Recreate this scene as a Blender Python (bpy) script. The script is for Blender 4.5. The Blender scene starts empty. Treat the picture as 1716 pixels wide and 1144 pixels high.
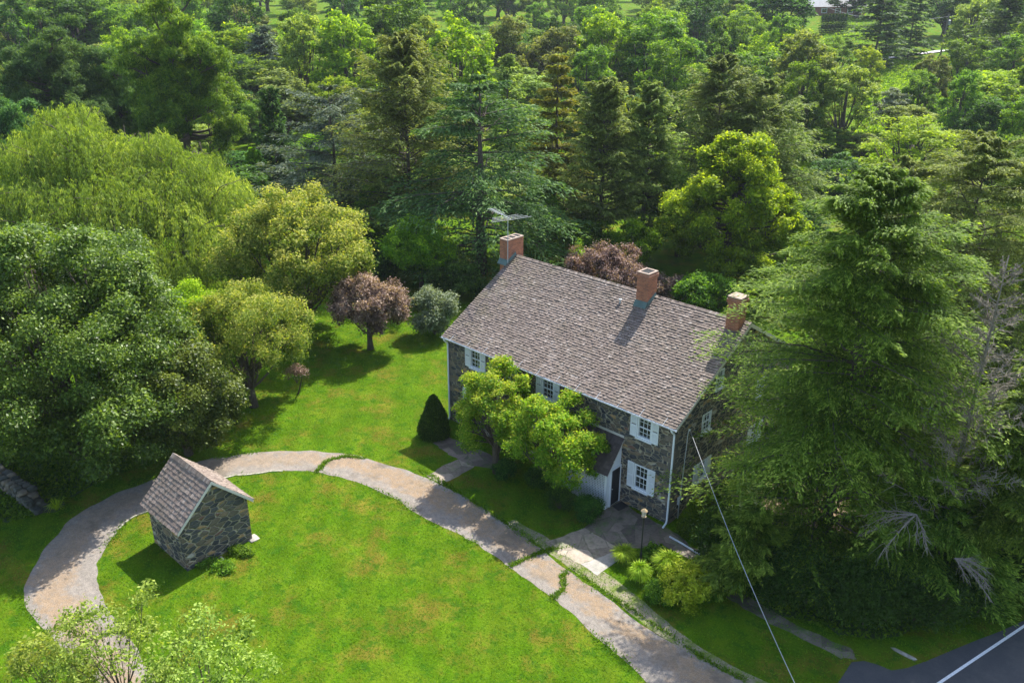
import bpy, math, random
import numpy as np
from mathutils import Vector, Matrix

# ------------------------------------------------------------------ camera, world, sun, exposure
S = bpy.context.scene
COL = S.collection
CAM_POS = np.array([18.216, -30.450, 24.492])
CAM_D = np.array([-0.62643465, 0.67039051, -0.39768856])
CAM_R = np.array([0.72939087, 0.68408403, 0.00424383])
CAM_U = np.array([-0.27489741, 0.28741192, 0.91751065])
FPX = 1460.2
cam = bpy.data.objects.new('camera', bpy.data.cameras.new('camera'))
COL.objects.link(cam)
M = Matrix.Identity(4)
for i in range(3):
    M[i][0] = CAM_R[i]; M[i][1] = CAM_U[i]; M[i][2] = -CAM_D[i]; M[i][3] = CAM_POS[i]
cam.matrix_world = M
cam.data.sensor_width = 36
cam.data.lens = FPX / 1716 * 36
cam.data.clip_end = 3000
cam.data.clip_start = 0.5
S.camera = cam

SUN_EL, SUN_AZ = math.radians(51.8), math.radians(101.5)     # azimuth counted from +X towards +Y
world = bpy.data.worlds.new('World'); S.world = world; world.use_nodes = True
nt = world.node_tree; nt.nodes.clear()
wo = nt.nodes.new('ShaderNodeOutputWorld'); bg = nt.nodes.new('ShaderNodeBackground')
sky = nt.nodes.new('ShaderNodeTexSky'); sky.sky_type = 'NISHITA'; sky.sun_disc = False
sky.sun_elevation = SUN_EL; sky.sun_rotation = math.pi / 2 - SUN_AZ
sky.air_density = 1.0; sky.dust_density = 1.6
bg.inputs[1].default_value = 0.15
nt.links.new(sky.outputs[0], bg.inputs[0]); nt.links.new(bg.outputs[0], wo.inputs[0])
sl = bpy.data.lights.new('sun', 'SUN'); sl.energy = 4.1; sl.angle = math.radians(0.6); sl.color = (1, .96, .88)
sun = bpy.data.objects.new('sun', sl); COL.objects.link(sun)
sv = Vector((math.cos(SUN_AZ) * math.cos(SUN_EL), math.sin(SUN_AZ) * math.cos(SUN_EL), math.sin(SUN_EL)))
sun.rotation_euler = sv.to_track_quat('Z', 'Y').to_euler(); sun.location = (0, 40, 80)
S.view_settings.view_transform = 'Standard'; S.view_settings.look = 'None'
S.view_settings.exposure = 1.24; S.view_settings.gamma = 1
S.cycles.max_bounces = 6; S.cycles.transparent_max_bounces = 4
S.cycles.diffuse_bounces = 3; S.cycles.transmission_bounces = 4

# ------------------------------------------------------------------ terrain and placement helpers
FWD = np.array([CAM_D[0], CAM_D[1]]) / math.hypot(CAM_D[0], CAM_D[1])
def smooth(t): t = np.clip(t, 0, 1); return t * t * (3 - 2 * t)
def terrain(x, y):
    D = (x - CAM_POS[0]) * FWD[0] + (y - CAM_POS[1]) * FWD[1]
    s = (x - CAM_POS[0]) * FWD[1] - (y - CAM_POS[1]) * FWD[0]
    return 10 * smooth((D - 150) / 220) + 14 * smooth((D - 360) / 400) + 1.2 * smooth((D - 110) / 100) * np.sin(s / 37 + 1) * np.sin(D / 53)
def at(px, py, z=None):
    v = CAM_D + (px - 858) / FPX * CAM_R - (py - 572) / FPX * CAM_U
    if z is not None:
        return CAM_POS + v * ((z - CAM_POS[2]) / v[2])
    t = np.arange(20, 900, .25)
    P = CAM_POS[None] + v[None] * t[:, None]
    k = np.argmax(P[:, 2] < terrain(P[:, 0], P[:, 1]))
    return np.array([P[k, 0], P[k, 1], terrain(P[k, 0], P[k, 1])])
def depth(P): return float((np.asarray(P) - CAM_POS) @ CAM_D)
def height_to(G, ty):
    a = -(ty - 572) / FPX; q = G - CAM_POS
    return float((a * (q @ CAM_D) - q @ CAM_U) / (CAM_U[2] - a * CAM_D[2]))

# ------------------------------------------------------------------ object helpers
def tag(o, label=None, cat=None, group=None, kind=None):
    if label: o['label'] = label
    if cat: o['category'] = cat
    if group: o['group'] = group
    if kind: o['kind'] = kind
    return o
def empty(name, loc, rz=0):
    o = bpy.data.objects.new(name, None); COL.objects.link(o)
    o.location = [float(c) for c in loc]; o.rotation_euler = (0, 0, rz); o.empty_display_size = .3
    return o
class MB:
    def __init__(s): s.v = []; s.f = []; s.t = []; s.n = 0
    def add(s, vs, fs, tint=.5):
        s.v.extend([tuple(map(float, p)) for p in vs])
        for q in fs: s.f.append([i + s.n for i in q]); s.t.append(tint)
        s.n += len(vs); return s
    def box(s, x0, x1, y0, y1, z0, z1, tint=.5):
        vs = [(x, y, z) for z in (z0, z1) for y in (y0, y1) for x in (x0, x1)]
        return s.add(vs, [(0, 2, 3, 1), (4, 5, 7, 6), (0, 1, 5, 4), (2, 6, 7, 3), (0, 4, 6, 2), (1, 3, 7, 5)], tint)
    def hexa(s, p, tint=.5):      # 8 points, bottom ring then top ring
        return s.add(p, [(3, 2, 1, 0), (4, 5, 6, 7), (0, 1, 5, 4), (1, 2, 6, 5), (2, 3, 7, 6), (3, 0, 4, 7)], tint)
    def tube(s, pts, rad, sides=6, cap=True):
        pts = np.asarray(pts, float); n = len(pts)
        rad = np.broadcast_to(rad, (n,))
        tg = np.gradient(pts, axis=0); tg /= np.linalg.norm(tg, axis=1)[:, None] + 1e-9
        ref = np.array([0, 0, 1.]) if abs(tg[0][2]) < .9 else np.array([1., 0, 0])
        a = np.cross(tg, ref); a /= np.linalg.norm(a, axis=1)[:, None] + 1e-9; b = np.cross(tg, a)
        th = np.arange(sides) / sides * 2 * math.pi
        ring = pts[:, None] + rad[:, None, None] * (np.cos(th)[None, :, None] * a[:, None] + np.sin(th)[None, :, None] * b[:, None])
        fs = []
        for i in range(n - 1):
            for j in range(sides):
                k = (j + 1) % sides; fs.append((i * sides + j, i * sides + k, (i + 1) * sides + k, (i + 1) * sides + j))
        if cap: fs.append(tuple(range(sides))[::-1]); fs.append(tuple((n - 1) * sides + j for j in range(sides)))
        return s.add(ring.reshape(-1, 3), fs)
    def lathe(s, c, prof, sides=16, tint=.5):
        vs = []; fs = []
        for r, z in prof:
            for j in range(sides):
                t = 2 * math.pi * j / sides; vs.append((c[0] + r * math.cos(t), c[1] + r * math.sin(t), c[2] + z))
        for i in range(len(prof) - 1):
            for j in range(sides):
                k = (j + 1) % sides; fs.append((i * sides + j, i * sides + k, (i + 1) * sides + k, (i + 1) * sides + j))
        return s.add(vs, fs, tint)
    def build(s, name, mat, parent=None, smooth_=False):
        me = bpy.data.meshes.new(name); me.from_pydata(s.v, [], s.f)
        a = me.attributes.new('tint', 'FLOAT', 'FACE'); a.data.foreach_set('value', s.t)
        if smooth_: me.polygons.foreach_set('use_smooth', [True] * len(me.polygons))
        me.materials.append(mat); me.update()
        o = bpy.data.objects.new(name, me); COL.objects.link(o)
        if parent: o.parent = parent
        return o
def quads_mesh(name, V, tint, mat):          # V (n,k,3)
    n, k = V.shape[:2]
    me = bpy.data.meshes.new(name)
    me.vertices.add(n * k); me.vertices.foreach_set('co', np.ascontiguousarray(V, dtype=np.float32).ravel())
    me.loops.add(n * k); me.loops.foreach_set('vertex_index', np.arange(n * k, dtype=np.int32))
    me.polygons.add(n); me.polygons.foreach_set('loop_start', np.arange(0, n * k, k, dtype=np.int32))
    me.update(calc_edges=True)
    a = me.attributes.new('tint', 'FLOAT', 'FACE'); a.data.foreach_set('value', tint.astype(np.float32))
    me.materials.append(mat)
    return me
def link(name, me, parent=None):
    o = bpy.data.objects.new(name, me); COL.objects.link(o)
    if parent: o.parent = parent
    return o

# ------------------------------------------------------------------ materials
class NT:
    def __init__(s, name):
        s.m = bpy.data.materials.new(name); s.m.use_nodes = True; s.t = s.m.node_tree
        s.b = s.t.nodes['Principled BSDF']; s.out = s.t.nodes['Material Output']
        s.b.inputs['Roughness'].default_value = .7
    def n(s, typ, **kw):
        nd = s.t.nodes.new(typ)
        for k, v in kw.items():
            if k.startswith('i_'): nd.inputs[k[2:].replace('_', ' ')].default_value = v
            else: setattr(nd, k, v)
        return nd
    def l(s, a, b): s.t.links.new(a, b)
    def coord(s): return s.n('ShaderNodeTexCoord').outputs['Object']
    def mapped(s, sc, src=None, loc=(0, 0, 0)):
        mp = s.n('ShaderNodeMapping'); mp.inputs['Scale'].default_value = sc; mp.inputs['Location'].default_value = loc
        s.l(src if src else s.coord(), mp.inputs[0]); return mp.outputs[0]
    def noise(s, scale, detail=4, rough=.55, vec=None, dist=0):
        nd = s.n('ShaderNodeTexNoise'); nd.inputs['Scale'].default_value = scale; nd.inputs['Detail'].default_value = detail
        nd.inputs['Roughness'].default_value = rough; nd.inputs['Distortion'].default_value = dist
        s.l(vec if vec else s.coord(), nd.inputs['Vector']); return nd.outputs['Fac']
    def ramp(s, fac, stops, interp='LINEAR'):
        nd = s.n('ShaderNodeValToRGB'); cr = nd.color_ramp; cr.interpolation = interp
        while len(cr.elements) < len(stops): cr.elements.new(.5)
        for e, (p, c) in zip(cr.elements, stops):
            e.position = p; e.color = (c, c, c, 1) if not hasattr(c, '__len__') else (*c, 1)
        s.l(fac, nd.inputs[0]); return nd.outputs[0]
    def mix(s, fac, a, b, bt='MIX'):
        nd = s.n('ShaderNodeMix', data_type='RGBA', blend_type=bt)
        for i, v in ((0, fac), (6, a), (7, b)):
            if hasattr(v, 'is_linked'): s.l(v, nd.inputs[i])
            elif i == 0: nd.inputs[0].default_value = v
            else: nd.inputs[i].default_value = (*v, 1)
        return nd.outputs[2]
    def math(s, op, a, b=0.0, c=None):
        nd = s.n('ShaderNodeMath', operation=op)
        for i, v in enumerate((a, b) if c is None else (a, b, c)):
            if hasattr(v, 'is_linked'): s.l(v, nd.inputs[i])
            else: nd.inputs[i].default_value = v
        return nd.outputs[0]
    def attr(s, name='tint'): return s.n('ShaderNodeAttribute', attribute_name=name).outputs['Fac']
    def col(s, c):
        if hasattr(c, 'is_linked'): s.l(c, s.b.inputs['Base Color'])
        else: s.b.inputs['Base Color'].default_value = (*c, 1)
        return s
    def bump(s, h, strength=.5, dist=.02):
        nd = s.n('ShaderNodeBump'); nd.inputs['Strength'].default_value = strength; nd.inputs['Distance'].default_value = dist
        s.l(h, nd.inputs['Height']); s.l(nd.outputs[0], s.b.inputs['Normal']); return s

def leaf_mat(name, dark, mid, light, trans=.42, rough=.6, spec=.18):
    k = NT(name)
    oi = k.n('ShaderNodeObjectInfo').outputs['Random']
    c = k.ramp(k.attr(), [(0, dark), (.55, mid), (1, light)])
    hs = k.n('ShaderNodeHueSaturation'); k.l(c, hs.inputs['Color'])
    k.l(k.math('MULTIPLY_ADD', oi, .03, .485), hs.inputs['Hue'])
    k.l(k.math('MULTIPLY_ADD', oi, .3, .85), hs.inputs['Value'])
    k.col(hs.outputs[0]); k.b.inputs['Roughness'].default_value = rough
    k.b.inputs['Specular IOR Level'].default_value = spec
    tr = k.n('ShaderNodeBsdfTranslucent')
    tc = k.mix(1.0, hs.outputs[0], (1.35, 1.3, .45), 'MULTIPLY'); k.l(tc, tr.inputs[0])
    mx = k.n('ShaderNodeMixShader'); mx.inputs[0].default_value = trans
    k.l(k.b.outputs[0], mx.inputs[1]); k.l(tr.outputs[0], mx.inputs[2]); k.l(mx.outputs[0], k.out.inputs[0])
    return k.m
LEAF = {
 'deep':   leaf_mat('leaf_deep_green', (.028, .06, .006), (.09, .15, .014), (.25, .33, .055), rough=.45, spec=.35),
 'mid':    leaf_mat('leaf_mid_green', (.035, .09, .010), (.105, .205, .016), (.25, .39, .03), trans=.5),
 'bright': leaf_mat('leaf_bright_green', (.075, .16, .008), (.19, .34, .012), (.42, .56, .025), trans=.54),
 'lime':   leaf_mat('leaf_lime', (.16, .24, .01), (.28, .37, .015), (.42, .50, .025), trans=.52),
 'olive':  leaf_mat('leaf_olive', (.07, .105, .022), (.155, .205, .042), (.33, .38, .10), trans=.5),
 'pale':   leaf_mat('leaf_pale_green', (.085, .145, .02), (.20, .29, .04), (.42, .51, .11), trans=.48),
 'silver': leaf_mat('leaf_silver', (.09, .14, .07), (.18, .23, .13), (.34, .38, .26), trans=.35),
 'blue':   leaf_mat('needle_blue', (.055, .09, .055), (.13, .18, .12), (.26, .32, .22), trans=.35),
 'dark':   leaf_mat('leaf_dark', (.018, .052, .008), (.05, .12, .014), (.13, .25, .035), trans=.45),
 'hem':    leaf_mat('needle_hemlock', (.045, .095, .010), (.13, .22, .022), (.36, .47, .07), trans=.5),
 'hemlt':  leaf_mat('needle_hemlock_pale', (.08, .12, .022), (.19, .26, .05), (.42, .49, .13), trans=.5),
 'pine':   leaf_mat('needle_pine', (.04, .095, .018), (.095, .185, .028), (.19, .32, .05), trans=.45),
 'pinelt': leaf_mat('needle_pine_yellow', (.04, .10, .010), (.12, .235, .016), (.28, .42, .03), trans=.45),
 'pinedk': leaf_mat('needle_pine_dark', (.026, .075, .02), (.07, .15, .035), (.16, .27, .06), trans=.45),
 'cedar':  leaf_mat('needle_cedar', (.028, .075, .02), (.08, .16, .042), (.22, .33, .10), trans=.42),
 'gold':   leaf_mat('needle_gold', (.09, .11, .012), (.21, .235, .022), (.40, .41, .05), trans=.45),
 'willow': leaf_mat('leaf_willow', (.09, .15, .016), (.19, .285, .038), (.42, .50, .11), trans=.52),
 'tip':    leaf_mat('leaf_yellow_tips', (.065, .13, .014), (.175, .27, .026), (.50, .51, .11), trans=.48),
 'dogw':   leaf_mat('leaf_dogwood', (.085, .17, .010), (.20, .33, .018), (.44, .45, .05), trans=.52),
 'purple': leaf_mat('leaf_purple', (.07, .042, .042), (.20, .125, .11), (.46, .33, .27), trans=.35),
 'garden': leaf_mat('leaf_garden', (.14, .23, .010), (.30, .41, .02), (.50, .55, .05), trans=.45),
}
def bark(name, a, b):
    k = NT(name); v = k.mapped((6, 6, 1.2))
    n1 = k.noise(3, 5, .6, v); k.col(k.ramp(n1, [(.3, a), (.7, b)])); k.bump(n1, .8, .03); k.b.inputs['Roughness'].default_value = .9
    return k.m
BARK = bark('bark_brown', (.035, .026, .018), (.12, .095, .07))
BARKL = bark('bark_grey', (.12, .10, .075), (.29, .25, .195))

# ------------------------------------------------------------------ foliage generators
def unit(v): return v / (np.linalg.norm(v, axis=-1, keepdims=True) + 1e-9)
def rdir(rng, n):
    v = rng.normal(size=(n, 3)); return unit(v)
def leaves(P, D, N, L, W):
    """rhombic leaves: centre, axis, normal, length, width"""
    D = unit(D); Sd = unit(np.cross(D, N))
    L = np.broadcast_to(L, len(P))[:, None]; W = np.broadcast_to(W, len(P))[:, None]
    return np.stack([P - D * L * .5, P + Sd * W * .5 - D * L * .08, P + D * L * .5, P - Sd * W * .5 - D * L * .08], 1)
def broad(seed, H, R, clear=.2, n=40000, leaf=.14, lobes=16, twig=.32, per=16, tipb=.45, lobe_r=(.28, .46), ry=1.0, mat='mid', trunk=.028, shrub=False, lean=0, hang=0.0, fan=(.45, .8), evr=(.72, 1.14), taper=0.0, lw=.55, updir=0.0):
    rng = np.random.default_rng(seed)
    c0 = clear * H; rz = (H - c0) / 2; C = np.array([0, 0, c0 + rz])
    i = np.arange(lobes) + .5
    ph = np.arccos(1 - 1.75 * i / lobes); th = math.pi * (1 + 5 ** .5) * i + rng.normal(0, .25, lobes)
    d = np.stack([np.cos(th) * np.sin(ph), np.sin(th) * np.sin(ph), np.cos(ph)], 1)
    u = rng.uniform(fan[0], fan[1], lobes)
    LR = rng.uniform(*lobe_r, lobes) * min(R, rz * 1.25)
    ev = rng.uniform(*evr, lobes)
    A = np.array([R, R * ry, rz])
    LC = C + d * np.maximum(A - LR[:, None] * .9, A * .3) * (u[:, None] * .35 + .72) * ev[:, None]
    if taper: fz = 1 - taper * np.clip((LC[:, 2] - c0) / (H - c0), 0, 1) ** 1.3; LC[:, :2] *= fz[:, None]; LR = LR * (.6 + .4 * fz)
    LC[:, 2] = np.maximum(LC[:, 2], LR * .5)
    # every lobe carries smaller leaf masses, every mass carries twigs
    nsub = 11; SL = np.repeat(np.arange(lobes), nsub); sd = rdir(rng, lobes * nsub * 3).reshape(-1, 3, 3)
    out = unit((LC - C) / A)
    sc = (sd * out[SL][:, None]).sum(-1) + .45 * sd[:, :, 2]
    sd = sd[np.arange(len(SL)), np.where(rng.random(len(SL)) < .8, sc.argmax(1), 0)]
    SC = LC[SL] + sd * (LR[SL] * rng.uniform(.6, 1.15, len(SL)))[:, None]; SR = LR[SL] * rng.uniform(.2, .46, len(SL))
    nt_ = n // per; w = SR ** 2
    si = rng.choice(len(SL), nt_, p=w / w.sum()); li = SL[si]
    dd = rdir(rng, nt_ * 2).reshape(nt_, 2, 3); sc = dd[:, :, 2] * .8 + (dd * sd[si][:, None]).sum(-1) * .7
    dd = dd[np.arange(nt_), np.where(rng.random(nt_) < .85, sc.argmax(1), 0)]
    rr = SR[si] * (1 - .5 * rng.random(nt_) ** 2.2) * np.where(rng.random(nt_) < .06, rng.uniform(1, 1.6, nt_), 1)
    T = SC[si] + dd * rr[:, None] * np.array([1, 1, .8])
    T[:, 2] = np.maximum(T[:, 2], .08)
    tt = np.clip(rng.normal(.42, .1, nt_) + rng.normal(0, .09, len(SL))[si] + tipb * (rr / SR[si] - .8) * .7 + tipb * .35 * (sd[si][:, 2] + dd[:, 2]), 0, 1)  # outer and upward leaves lighter: young tips plus highlights put into the tint
    m = nt_ * per; k = np.repeat(np.arange(nt_), per)
    off = rng.normal(size=(m, 3)) * twig * .55
    off[:, 2] = off[:, 2] * .7 - hang * np.abs(off[:, 2])
    P = T[k] + off
    P[:, 2] = np.maximum(P[:, 2], .03)
    Nn = unit(dd[k] * .45 + np.array([0, 0, .55]) + rng.normal(size=(m, 3)) * .5)
    D = unit(off + rng.normal(size=(m, 3)) * .4 + np.array([0, 0, -.25 - hang + updir]))
    D = unit(D - Nn * (D * Nn).sum(1)[:, None])
    s = rng.uniform(.5, 1.35, m) * leaf * rng.uniform(.8, 1.2, lobes)[li][k]
    V = leaves(P, D, Nn, s, s * lw)
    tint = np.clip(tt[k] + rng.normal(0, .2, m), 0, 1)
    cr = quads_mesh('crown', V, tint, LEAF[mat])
    tb = MB(); r0 = trunk * H
    if not shrub:
        top = C + np.array([lean * .3, 0, rz * .3])
        ts = np.linspace(0, 1, 7)[:, None]
        pts = ts * top + np.stack([np.sin(ts[:, 0] * 5 + seed) * R * .03, np.cos(ts[:, 0] * 4) * R * .03 - R * .03, 0 * ts[:, 0]], 1)
        tb.tube(pts, r0 * np.array([1.35, 1, .9, .8, .65, .5, .3]), 8)
    for j in range(lobes):
        b = np.array([0, 0, (c0 * .75 + rng.uniform(0, .5) * rz) if not shrub else .02]); e = LC[j]
        if taper > .3: b = np.array([0, 0, max(.3, min(e[2] * .9, H * .8))])
        mid = (b + e) / 2 + np.array([0, 0, -.1 * rz]) + rng.normal(0, .05 * R, 3); mid[2] = max(mid[2], .03)
        q = np.linspace(0, 1, 5)[:, None]
        pts = (1 - q) ** 2 * b + 2 * q * (1 - q) * mid + q * q * e
        tb.tube(pts, np.linspace(r0 * .42, r0 * .1, 5), 5)
        for _ in range(3):
            e2 = e + rdir(rng, 1)[0] * LR[j] * .8; tb.tube([pts[3], (pts[3] + e2) / 2 + [0, 0, .05 * R], e2], [r0 * .14, r0 * .09, r0 * .03], 4)
    return cr, tb
def conifer(seed, H, R, clear=.12, nb=200, m=12, k=7, spray=(.3, .09), rise=.15, droop=.3, power=.85, thick=.05, side=.42, mat='hem', tuft=0.0, whorl=0, trunkr=.013, gap=0.0, tipdroop=.25, bareb=True, upn=.9, top=1.0, lean=0.0, wig=.12, belly=1.0, rag=.32):
    rng = np.random.default_rng(seed)
    t = rng.random(nb) ** .85
    if whorl: t = np.round(t * whorl) / whorl + rng.normal(0, .06 / whorl, nb)
    t = np.clip(t, 0, .995)
    z0 = H * (clear + (1 - clear) * t)
    prof = (1 - t ** belly) ** power * np.minimum(1, .6 + t * 3)
    ln = R * (prof * top + .03) * rng.uniform(1 - rag, 1 + rag * .8, nb)
    if gap: ln *= np.where(rng.random(nb) < gap, .45, 1)
    az = np.arange(nb) * 2.39996 + rng.normal(0, .3, nb)
    dx = np.stack([np.cos(az), np.sin(az), np.zeros(nb)], 1); px = np.stack([-np.sin(az), np.cos(az), np.zeros(nb)], 1)
    rs = rise * rng.uniform(.4, 1.6, nb) + .5 * t ** 3
    def bp(i, s):     # point on branch
        sw = wig * np.sin(s * 4 + az[i] * 3)
        z = z0[i] + ln[i] * (rs[i] * s - droop * s * s)
        return np.stack([lean * z + ln[i] * s * dx[i, 0] + sw * ln[i] * px[i, 0], ln[i] * s * dx[i, 1] + sw * ln[i] * px[i, 1], z], -1)
    I, J, Q = np.meshgrid(np.arange(nb), np.arange(m * 2), np.arange(k), indexing='ij')
    I, J, Q = I.ravel(), J.ravel(), Q.ravel(); tot = len(I)
    rj = rng.random((nb, m * 2)); rlen = rng.uniform(.6, 1.25, (nb, m * 2)); rt = rng.normal(0, .13, (nb, m * 2))
    s = (.16 + .86 * ((J // 2) + rj[I, J]) / m); s = np.clip(s, .1, 1.04)
    base = bp(I, s)
    bl = (ln[I] * side * (1.08 - s) * np.minimum(1, s * 2.6) + .12 * ln[I] * s + .08) * rlen[I, J]
    q = (Q + rng.random(tot)) / k
    sgn = np.where(J % 2 == 0, 1, -1)
    f = .55 + .35 * s
    bd = unit(px[I] * (sgn * (1 - .35 * s))[:, None] + dx[I] * f[:, None])
    P = base + bd * (q * bl)[:, None]
    P[:, 2] += -tipdroop * bl * q * q + rng.normal(0, thick, tot) * (.5 + bl) - rng.random(tot) * thick
    if tuft:
        D = unit(dx[I] * .5 + np.array([0, 0, tuft]) + rng.normal(size=(tot, 3)) * .55)
        N = unit(rng.normal(size=(tot, 3)) + np.array([0, 0, .3]))
    else:
        D = unit(bd + dx[I] * .3 + rng.normal(size=(tot, 3)) * .35 + np.array([0, 0, -.35 * tipdroop / .25]) * q[:, None])
        N = unit(rng.normal(size=(tot, 3)) * .5 + np.array([0, 0, upn]))
    L = rng.uniform(.6, 1.3, tot) * spray[0]; W = rng.uniform(.7, 1.3, tot) * spray[1]
    V = leaves(P, D, N, L, W)
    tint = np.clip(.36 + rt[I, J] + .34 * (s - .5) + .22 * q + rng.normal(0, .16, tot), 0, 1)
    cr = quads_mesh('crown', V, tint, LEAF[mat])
    tb = MB(); r0 = trunkr * H
    zz = np.linspace(0, H * .99, 9)
    tb.tube(np.stack([lean * zz + .05 * np.sin(zz), .05 * np.cos(zz * .7) - .05, zz], 1), np.linspace(r0 * 1.1, r0 * .06, 9), 8)
    if bareb:
        for i in range(nb):
            if rng.random() < .75:
                ii = np.full(4, i); ss = np.array([0, .35, .7, .97]); tb.tube(bp(ii, ss), np.array([1, .7, .4, .12]) * (r0 * .16 * (.4 + ln[i] / R)), 4, cap=False)
    return cr, tb
def willow(seed, H, R, ns=6000, per=24, mat='willow', strand=(1.0, 4.2)):
    """weeping crown: uneven mounds stepping down to the right, each shedding curtains of strands"""
    rng = np.random.default_rng(seed); rx = np.array([CAM_R[0], CAM_R[1]]); rx /= np.linalg.norm(rx)
    M_ = [(-.42, .2, .93, .20), (-.6, 0, .80, .2), (-.28, -.1, .86, .2), (-.1, .2, .82, .2), (.08, 0, .80, .2), (.28, .1, .77, .19), (.5, 0, .70, .2), (.72, .1, .62, .2), (.88, -.1, .5, .17), (-.8, .1, .66, .2), (-.95, -.1, .52, .18),
          (-.7, -.4, .56, .2), (-.45, -.45, .66, .2), (-.2, -.5, .62, .22), (.05, -.45, .60, .2), (.3, -.45, .58, .2), (.55, -.4, .50, .2), (.75, -.35, .42, .18), (-.35, -.75, .42, .2), (0, -.78, .40, .2), (.35, -.75, .38, .2), (-.1, .5, .7, .22), (.4, .5, .6, .22), (-.5, .5, .66, .22), (-.5, -.2, .76, .16), (-.15, -.2, .73, .17), (.2, -.2, .7, .17), (.5, -.2, .62, .16), (.8, -.5, .33, .17), (.62, -.65, .32, .17), (-.6, -.6, .46, .2), (.15, -.6, .48, .18)]
    M_ = np.array(M_); nl = len(M_)
    LC = np.zeros((nl, 3)); LC[:, :2] = (M_[:, :1] * rx + M_[:, 1:2] * FWD) * R; M_[:, 2] += rng.uniform(-.05, .04, nl); M_[:, 1] += rng.uniform(-.12, .12, nl); LR = M_[:, 3] * R * rng.uniform(.8, 1.2, nl); LC[:, 2] = M_[:, 2] * H - LR * .7 + .06 * H
    li = rng.choice(nl, ns, p=LR / LR.sum()); dd = rdir(rng, ns); dd[:, 2] = np.abs(dd[:, 2]) - .1; dd = unit(dd)
    bump_ = 1 + .2 * np.sin(dd[:, 0] * 7 + li) * np.sin(dd[:, 1] * 6 + li * 2)
    st = LC[li] + dd * (LR[li] * rng.uniform(.6, 1.1, ns) * bump_)[:, None] * np.array([1, 1, .8])
    out = unit(dd * [1, 1, 0] + rng.normal(size=(ns, 3)) * .35 * [1, 1, 0])
    ll = rng.uniform(*strand, ns) * rng.uniform(.7, 1.2, nl)[li]
    I = np.repeat(np.arange(ns), per); q = (np.tile(np.arange(per), ns) + rng.random(ns * per)) / per
    P = st[I] + out[I] * (.55 * np.sin(np.minimum(q * 2.4, 1.57)) * np.minimum(ll[I], 2) * .5)[:, None]
    P[:, 2] += .35 * np.sin(np.minimum(q * 6, 3.14)) - ll[I] * q ** 1.25
    P += rng.normal(size=P.shape) * np.array([.07, .07, .05])
    keep = P[:, 2] > .3; P = P[keep]; I = I[keep]; q = q[keep]
    D = unit(np.array([0, 0, -1.]) + out[I] * (.7 - q)[:, None] * .9 + rng.normal(size=P.shape) * .4)
    N = unit(out[I] * .7 + rng.normal(size=P.shape) * .7 + [0, 0, .35])
    s = rng.uniform(.6, 1.4, len(P))
    tn = rng.normal(.45, .15, ns) + rng.normal(0, .1, nl)[li]
    V = leaves(P, D, N, .26 * s, .055 * s)
    cr = quads_mesh('crown', V, np.clip(tn[I] + rng.normal(0, .12, len(P)) + .25 * (1 - q) - .1, 0, 1), LEAF[mat])
    tb = MB(); r0 = H * .03
    tb.tube([(0, 0, 0), (.1, 0, H * .2), (0, .15, H * .4), (.1, 0, H * .62)], [r0 * 1.3, r0, r0 * .8, r0 * .4], 10)
    for j in range(nl):
        e = LC[j]; b = np.array([0, 0, H * rng.uniform(.18, .42)]); mid = (b + e) / 2 + [0, 0, .12 * H]
        qq = np.linspace(0, 1, 6)[:, None]; pts = (1 - qq) ** 2 * b + 2 * qq * (1 - qq) * mid + qq * qq * e
        tb.tube(pts, np.linspace(r0 * .5, r0 * .1, 6), 6)
        for _ in range(9):
            e2 = e + rdir(rng, 1)[0] * LR[j] * 1.25; tb.tube([pts[4], (pts[4] + e2) / 2 + [0, 0, .3], e2], [r0 * .14, r0 * .09, r0 * .04], 4)
    return cr, tb
def plant(name, spec, loc, label, cat, group=None, scale=1.0, rz=None, sc3=None, barkm=None, kind_names=('crown', 'trunk')):
    cr, tb = spec
    e = empty(name, loc, 0)
    if isinstance(tb, MB):
        t = tb.build(kind_names[1], barkm or BARK, None, True); tb = t.data; t.parent = e
    else: link(kind_names[1], tb, e)
    c = link(kind_names[0], cr, e)
    if rz is not None: e.rotation_euler = (0, 0, rz)
    e.scale = sc3 if sc3 else (scale,) * 3
    tag(e, label, cat, group)
    return e, (cr, tb)

# ------------------------------------------------------------------ ground
k = NT('lawn'); oc = k.coord()
mow = k.n('ShaderNodeTexWave', wave_type='BANDS', bands_direction='DIAGONAL'); mow.inputs['Scale'].default_value = .32; mow.inputs['Distortion'].default_value = 3.5; mow.inputs['Detail'].default_value = 2; mow.inputs['Detail Scale'].default_value = .3; k.l(oc, mow.inputs['Vector'])
n_big = k.noise(.10, 5, .6); n_mid = k.noise(.55, 6, .65); n_f = k.noise(9, 6, .7); n_s = k.noise(38, 3, .6)
g1 = k.ramp(n_f, [(.28, (.035, .085, .006)), (.5, (.085, .18, .008)), (.72, (.165, .27, .014))])
g2 = k.ramp(n_s, [(.3, (.045, .11, .006)), (.7, (.15, .255, .014))])
g = k.mix(.5, g1, g2)
g = k.mix(k.ramp(n_mid, [(.42, 0.0), (.68, .75)]), g, k.mix(n_f, (.13, .20, .014), (.21, .265, .03)))
dry = k.math('MULTIPLY', k.ramp(k.noise(.42, 7, .68, k.mapped((1, 1, 1), None, (17, 3, 0))), [(.50, 0.0), (.63, .9)]), k.ramp(n_f, [(.3, .35), (.6, 1.0)]))
g = k.mix(dry, g, k.mix(k.noise(1.4, 3), (.17, .13, .025), (.30, .19, .07)))
g = k.mix(.55, g, k.ramp(k.noise(.28, 5, .7, k.mapped((1, 2.2, 1), None, (3, 60, 0))), [(.35, .72), (.65, 1.25)]), 'MULTIPLY')
g = k.mix(.5, g, k.ramp(mow.outputs['Fac'], [(.2, .86), (.8, 1.12)]), 'MULTIPLY')
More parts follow.
